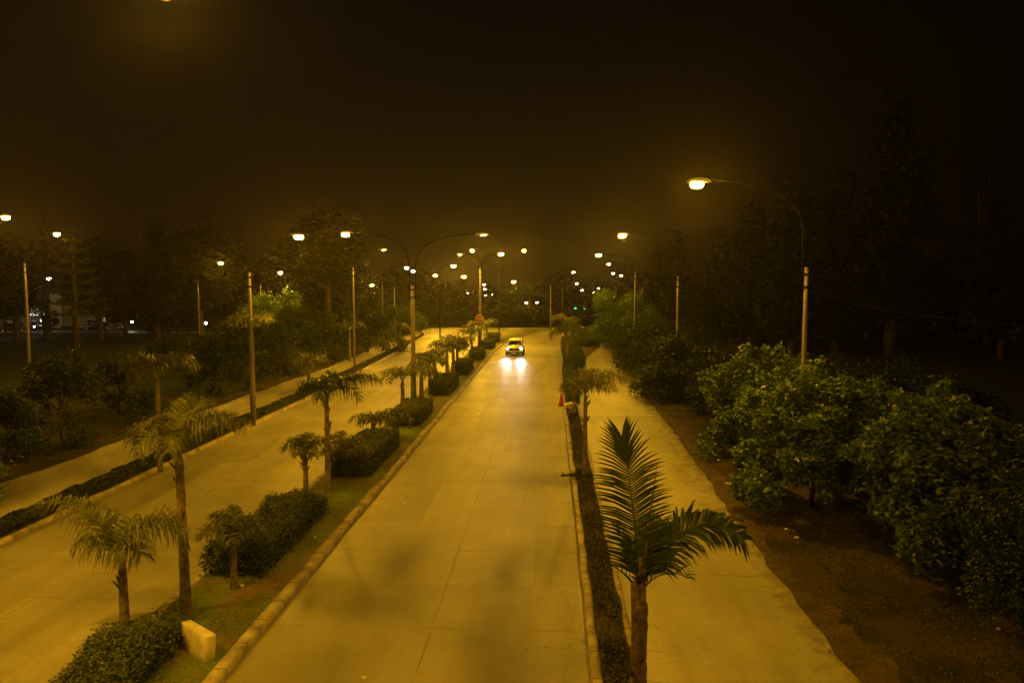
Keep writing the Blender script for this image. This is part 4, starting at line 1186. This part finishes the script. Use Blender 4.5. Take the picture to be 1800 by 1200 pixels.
    return root


cp = G(904, 626)
car((cp.x, cp.y + 2.0, .012), 0.0, "small white car driving towards the viewer with its headlights on", M["white"], M["head"], beams=True)
darkp = simple("dark car paint", (.03, .03, .035), .25, 0, .1, spec=.6)
greyp = simple("grey car paint", (.06, .06, .065), .3, 0, .1, spec=.6)
q = P(17, 577, 108); car((q.x, q.y, 0), D(-34), "dark car facing the road at the far left, both headlights shining", darkp, M["headfar"], "cars at the far edge of the park")
q = P(62, 566, 112); car((q.x, q.y, 0), D(50), "grey car half hidden behind the far left lamp post", greyp, M["headfar"], "cars at the far edge of the park")
q = P(172, 578, 114); car((q.x, q.y, 0), D(75), "dark car seen from the side by the pale wall across the park", darkp, M["lensoff"], "cars at the far edge of the park")
q = P(196, 576, 118); car((q.x, q.y, 0), D(-30), "car with one bright headlight right of the pale wall", greyp, M["headfar"], "cars at the far edge of the park")
q = G(869, 574); car((q.x, 158, 0), D(20), "car with headlights on beyond the median nose, right of the red sign", greyp, M["headfar"], "cars beyond the roundabout")
q = G(752, 575); car((q.x, 150, 0), D(60), "car on the far side of the roundabout at the left", darkp, M["headfar"], "cars beyond the roundabout")

# ------------------------------------------------------------------ signs, signals
p = P(843, 560, 79)
root = empty("stop_sign", (p.x, 79, .1), "red octagonal traffic sign on a post at the end of the median", "road sign")
mb = MB(); mb.tube([(0, .04, -.1), (0, .04, p.z + .2)], .035, 8); mb.build("post", M["metal"], root, True)
def octa(r, y0, y1, z):
    v = [(r * math.cos(D(22.5 + 45 * k)), y0, z + r * math.sin(D(22.5 + 45 * k))) for k in range(8)] + [(r * math.cos(D(22.5 + 45 * k)), y1, z + r * math.sin(D(22.5 + 45 * k))) for k in range(8)]
    m_ = MB(); m_.add(v, polys=[list(range(8)), list(range(15, 7, -1))] + [[k, 8 + k, 8 + (k + 1) % 8, (k + 1) % 8] for k in range(8)]); return m_
octa(.46, -.012, 0, p.z - .1).build("border", M["pale"], root)
face = octa(.425, -.020, -.014, p.z - .1).build("sign_face", M["red"], root)
# lettering, strokes raised 3 mm
mb = MB()
def stroke(x0, z0, x1, z1, w_=.034):
    a_ = np.array([x0, z0]); b_ = np.array([x1, z1]); d_ = (b_ - a_) / np.linalg.norm(b_ - a_); n_ = np.array([-d_[1], d_[0]]) * w_ / 2
    c_ = [a_ - n_, b_ - n_, b_ + n_, a_ + n_]; zz = p.z - .1
    mb.add([(u[0], -.0235, zz + u[1]) for u in c_] + [(u[0], -.0195, zz + u[1]) for u in c_], [(0, 1, 2, 3), (7, 6, 5, 4), (0, 4, 5, 1), (1, 5, 6, 2), (2, 6, 7, 3), (3, 7, 4, 0)])
for i, ch in enumerate("PARE"):
    x = -.30 + i * .16; w2 = .115; t_, b_, m_ = .11, -.11, .0
    seg = {"P": [(0, b_, 0, t_), (0, t_, w2, t_), (w2, t_, w2, m_), (w2, m_, 0, m_)], "A": [(0, b_, w2 / 2, t_), (w2 / 2, t_, w2, b_), (.03, -.04, .09, -.04)],
           "R": [(0, b_, 0, t_), (0, t_, w2, t_), (w2, t_, w2, m_), (w2, m_, 0, m_), (.05, m_, w2, b_)], "E": [(0, b_, 0, t_), (0, t_, w2, t_), (0, m_, w2 * .8, m_), (0, b_, w2, b_)]}[ch]
    for s4 in seg: stroke(x + s4[0], s4[1], x + s4[2], s4[3])
mb.build("lettering", M["pale"], face)

for (px, dd, lab) in ((1011, 150, "green traffic signal beyond the roundabout, the brighter of two"), (1027, 156, "green traffic signal beyond the roundabout, the fainter one at the right")):
    p = P(px, 542, dd)
    root = empty("traffic_signal", (p.x, dd, 0), lab, "traffic light", "green traffic signals")
    mb = MB(); mb.tube([(0, .2, -.1), (0, .2, p.z + .9)], .07, 8); mb.build("post", M["metal"], root, True)
    mb = MB(); mb.box(-.18, .18, -.1, .13, p.z - .25, p.z + .85, .03); hs = mb.build("signal_box", M["black"], root)
    for k, mm in enumerate(("green", "black", "black")):
        rad = .24 if k == 0 else .165
        mb = MB(); vs = [(rad * math.cos(2 * PI * i / 14), -.12, p.z + .35 * k + (rad * .6 if k == 0 else rad) * math.sin(2 * PI * i / 14)) for i in range(14)] + [(0, -.17, p.z + .35 * k)]
        mb.add(vs, tris=[(i, (i + 1) % 14, 14) for i in range(14)]); mb.build("signal_lens", M[mm], hs, True)

# ------------------------------------------------------------------ objects on the strips
a_ = G(316, 1139, .12); b_ = G(361, 1166, .12)
ang = math.atan2(b_.y - a_.y, b_.x - a_.x); ln = math.hypot(b_.x - a_.x, b_.y - a_.y)
mb = MB(); mb.box(0, ln, 0, .20, 0, .53, .018)
v = mb.v[0]; v[:, 2] += (rng.normal(0, .006, len(v))); v[:, 0] += rng.normal(0, .006, len(v)); v[:, 2] -= v[:, 0] * .03
o = mb.build("concrete_block", M["block"], loc=(a_.x, a_.y, .10)); o.rotation_euler = (D(-4), 0, ang)
tag(o, "pale upright concrete slab on the median grass at the foot of the tall palm", "block")

p = G(990, 713)
root = empty("traffic_cone", (p.x - .12, p.y, .012), "dark red traffic cone beside the right kerb of the main road", "cone")
mb = MB(); mb.box(-.2, .2, -.2, .2, 0, .04, .015); mb.build("base", M["redc"], root)
mb = MB(); mb.lathe([(.16, .04), (.145, .10), (.10, .35), (.06, .58), (.035, .70), (.02, .71)], 16); mb.build("cone_body", M["redc"], root, True)
p = G(1003, 716, .12)
root = empty("plastic_sack", (1.12, p.y, .12), "pale plastic sack lying on the right separator beside the cone", "sack")
mb = MB()
rings = []
for i in range(9):
    t = i / 8; w_ = math.sin(PI * (.06 + .88 * t)) ** .6
    rings.append([(-.36 + .72 * t, .20 * w_ * math.cos(2 * PI * k / 12) + .02 * rng.normal(), .15 + .15 * w_ * math.sin(2 * PI * k / 12) + .015 * rng.normal()) for k in range(12)])
loft(mb, rings); mb.build("sack", M["sack"], root, True)
root.rotation_euler = (0, 0, .3)
mb = MB(); mb.box(-.1, .1, -.5, .5, 0, .035, .01)
o = mb.build("painted_board", M["yellow"], loc=(.87, p.y - .2, .165)); tag(o, "yellow painted board lying on the right kerb beside the pale sack", "board")
# crate of rubble
root = empty("crate", (1.14, p.y - 2.3, .12), "open wire crate full of rubble on the right separator, nearer than the sack", "crate")
mb = MB()
for z in (.02, .2, .4):
    for (x0, y0, x1, y1) in ((-.25, -.7, .25, -.7), (.25, -.7, .25, .7), (.25, .7, -.25, .7), (-.25, .7, -.25, -.7)):
        mb.tube([(x0, y0, z), (x1, y1, z)], .014, 5)
for k in range(6):
    for sx in (-.25, .25): mb.tube([(sx, -.7 + .28 * k, 0), (sx, -.7 + .28 * k, .41)], .012, 5)
mb.build("cage", M["metal"], root)
mb = MB()
for k in range(46):
    c = np.array([rng.uniform(-.2, .2), rng.uniform(-.62, .62), rng.uniform(.03, .36)]); s_ = rng.uniform(.05, .11)
    t = rng.normal(size=(8, 3)); t /= np.linalg.norm(t, axis=1)[:, None]
    bx = np.array([(x, y, z) for z in (-1, 1) for y in (-1, 1) for x in (-1, 1)]) * s_ * .6 + t * s_ * .25 + c
    mb.add(bx, [(0, 2, 3, 1), (4, 5, 7, 6), (0, 1, 5, 4), (2, 6, 7, 3), (0, 4, 6, 2), (1, 3, 7, 5)])
tag(mb.build("rubble", M["rubble"], root), kind=None)
# dry sheath hanging on the leaning palm
p = G(1021, 730, .12)
root_d = MB(); root_d.add([(0, 0, 0), (.16, .02, .0), (.10, .05, 1.0), (.22, .03, 1.0), (.05, .02, 1.9), (.16, .02, 1.9)], [(0, 1, 3, 2), (2, 3, 5, 4)])
fr = MB(); frond(fr, (0, 0, 0), 1.9, D(100), D(80), D(25), npair=26, ll=.22, wd=.04, ldroop=.9, plume=.6)
o = fr.build("dead_leaf", M["dry"], loc=(1.28, p.y, .12)); tag(o, "dried pale palm leaf standing against the leaning palm of the right separator", "palm leaf")
# dead branch over the kerb
p = G(1008, 836, .16)
mb = MB()
mb.tube(limb((-.45, -.05, .04), (.55, .08, .10), .05, 9), np.linspace(.035, .02, 9), 6)
for k in range(9):
    t = rng.uniform(-.4, .5); e = (t + rng.uniform(-.2, .25), rng.uniform(-.3, .3), rng.uniform(.05, .22)); mb.tube(limb((t, 0, .06), e, .03, 4), [.014, .011, .008, .004], 5)
c = rng.normal(size=(160, 3)) * np.array([.30, .12, .05]) + np.array([0, 0, .08]); leaf_cloud(mb, c, .09, .03, .5)
o = mb.build("dead_branch", M["wood"], loc=(p.x, p.y, .13)); tag(o, "dark dead branch lying across the right kerb of the main road", "branch")

# litter in the grass and on the roads
lit = [(415, 895, "pale scrap of litter beside the shaggy hedge"), (553, 945, "white scrap at the foot of the shaggy hedge"), (425, 1030, "white scrap by the young palm"), (829, 676, "bright white scrap on the left kerb near the car"),
       (840, 728, "pale scrap in the left lane of the main road"), (712, 886, "pale flattened scrap in the main road at the left"), (970, 675, "pale scrap in the right lane near the kerb"), (1382, 930, "white scrap on the dirt verge"), (1400, 945, "small pale scrap on the dirt verge"),
       (1391, 94.68, "pale scrap on the dirt nearest the service road"), (1755, 1106, "white bottle-like scrap in the dark at the bottom right"), (640, 1192, "pale torn scrap at the bottom edge of the main road"), (310, 1097, "tiny white scrap left of the pale slab"), (905, 668, "white scrap in front of the car")]
for (px, py, lab) in lit:
    on = .13 if px < 600 else .014
    p = G(px, py, on); sc_ = rng.uniform(.05, .09) * (1.5 if p.y > 30 else 1)
    mb = MB(); k = 9
    ring = [(sc_ * rng.uniform(.6, 1.2) * math.cos(2 * PI * i / k), sc_ * rng.uniform(.5, .9) * math.sin(2 * PI * i / k), rng.uniform(.0, .02)) for i in range(k)]
    mb.add(ring + [(x * .5, y * .5, z + rng.uniform(.015, .05)) for x, y, z in ring] + [(0, 0, .03)], [(i, (i + 1) % k, k + (i + 1) % k, k + i) for i in range(k)], [(k + i, k + (i + 1) % k, 2 * k) for i in range(k)])
    o = mb.build("litter", M["litter"], loc=(p.x, p.y, on)); tag(o, lab, "litter", "scraps of litter")

# ------------------------------------------------------------------ buildings and walls across the park
def building(x, y, w_, d_, h, label, mat, rz=0.0, wins=(), lit_=False):
    root = empty("building", (x, y, 0), label, "building", "low buildings across the park", rz)
    mb = MB(); mb.box(-w_ / 2, w_ / 2, -d_ / 2, d_ / 2, -.1, h, .03); mb.build("wall", M[mat], root)
    mb = MB(); mb.box(-w_ / 2 - .3, w_ / 2 + .3, -d_ / 2 - .3, d_ / 2 + .3, h + .003, h + .22, .04); mb.build("roof", M["roofm"], root)
    for (wx, wz, ww, wh) in wins:
        mb = MB(); mb.box(wx - ww / 2, wx + ww / 2, -d_ / 2 - .05, -d_ / 2 + .04, wz - wh / 2, wz + wh / 2)
        f = mb.build("window", M["win" if lit_ else "glass"], root)
        mb = MB()
        for (a0, a1, c0, c1) in ((-ww / 2 - .08, -ww / 2, -wh / 2 - .08, wh / 2 + .08), (ww / 2, ww / 2 + .08, -wh / 2 - .08, wh / 2 + .08), (-ww / 2, ww / 2, wh / 2, wh / 2 + .08), (-ww / 2, ww / 2, -wh / 2 - .08, -wh / 2), (-.03, .03, -wh / 2, wh / 2)):
            mb.box(wx + a0, wx + a1, -d_ / 2 - .09, -d_ / 2 - .003, wz + c0, wz + c1)
        mb.build("frame", M["roofm"], f)
    return root
q = P(28, 548, 118)
building(q.x, 121, 9, 5, 5.6, "low building with lit windows seen through leaves at the far left", "wallw", D(28), [(-2.6, 3.0, 2.2, 1.9), (1.4, 3.0, 3.0, 1.9)], True)
q = P(150, 575, 120); building(q.x, 122, 3.2, 3, 2.9, "small pale ochre hut across the park, lit from the side", "wall", D(20))
q = P(95, 560, 124); building(q.x, 127, 9, 5, 5.0, "dim long building right of the lit windows across the park", "wall", D(24), [(-2, 2.4, 1.4, 1.3), (2, 2.4, 1.4, 1.3)])
# leaves before the lit windows
q = P(28, 546, 104); tree("bush", q.x, 104, 5.2, 3.2, "loose leafy bush before the lit windows at the far left", GTL, "bush", trunk_h=1.6, ncl=70, per=16, leaf=(.45, .25), cr=.8, mat="leaf", trunk_r=.12)
# low lights in the park
for (px, py, dd, lab) in [(26, 561, 100, "small white ground light at the far left, above the car"), (72, 563, 112, "small white light right of the far left lamp post"), (232, 566, 115, "single white park light in front of the dark trees"), (362, 568, 96, "small white park light left of the tall palm's post"), (193, 564, 125, "faint white light above the one-eyed car"), (213, 573, 122, "faint white light right of the one-eyed car")]:
    q = P(px, py, dd)
    root = empty("park_light", (q.x, dd, 0), lab, "lamp", "low white lights across the park")
    mb = MB(); mb.tube([(0, 0, -.1), (0, 0, q.z - .12)], .045, 8); mb.build("post", M["metal"], root, True)
    mb = MB(); mb.lathe([(.05, q.z - .14), (.15, q.z - .06), (.16, q.z + .04), (.10, q.z + .12), (.02, q.z + .15)], 12); mb.build("globe", M["lensled"], root, True)
# long dim wall on the right
root = empty("boundary_wall", (52, 100, 0), "long low boundary wall in the dark behind the bushes on the right", "wall", None, D(-14))
mb = MB(); mb.box(-30, 34, -.12, .12, -.1, 1.9); mb.build("wall", M["wall"], root)
mb = MB(); mb.box(-30.05, 34.05, -.17, .17, 1.903, 2.0, .02); mb.build("coping", M["kerb"], root)

# ------------------------------------------------------------------ haze
mb = MB(); mb.box(-420, 420, -60, 420, -1.0, 40.0)
hz = mb.build("haze", bpy.data.materials.new("night haze")); tag(hz, kind="stuff")
m = hz.data.materials[0]; m.use_nodes = True; nt = m.node_tree
nt.nodes.remove(nt.nodes["Principled BSDF"])
pv = N(nt, "ShaderNodeVolumePrincipled", Density=.00027, Anisotropy=.82); pv.inputs["Color"].default_value = (.92, .86, .80, 1)
nt.links.new(pv.outputs[0], nt.nodes["Material Output"].inputs["Volume"])

# ------------------------------------------------------------------ render settings
sc.view_settings.view_transform = 'Standard'
sc.view_settings.look = 'None'
sc.view_settings.exposure = 0.0
sc.view_settings.gamma = 1.0
c = sc.cycles
c.use_denoising = True
c.max_bounces = 4; c.diffuse_bounces = 2; c.glossy_bounces = 2; c.transmission_bounces = 2; c.volume_bounces = 0; c.transparent_max_bounces = 4
c.sample_clamp_indirect = 3.0
c.use_light_tree = True
c.caustics_reflective = False; c.caustics_refractive = False
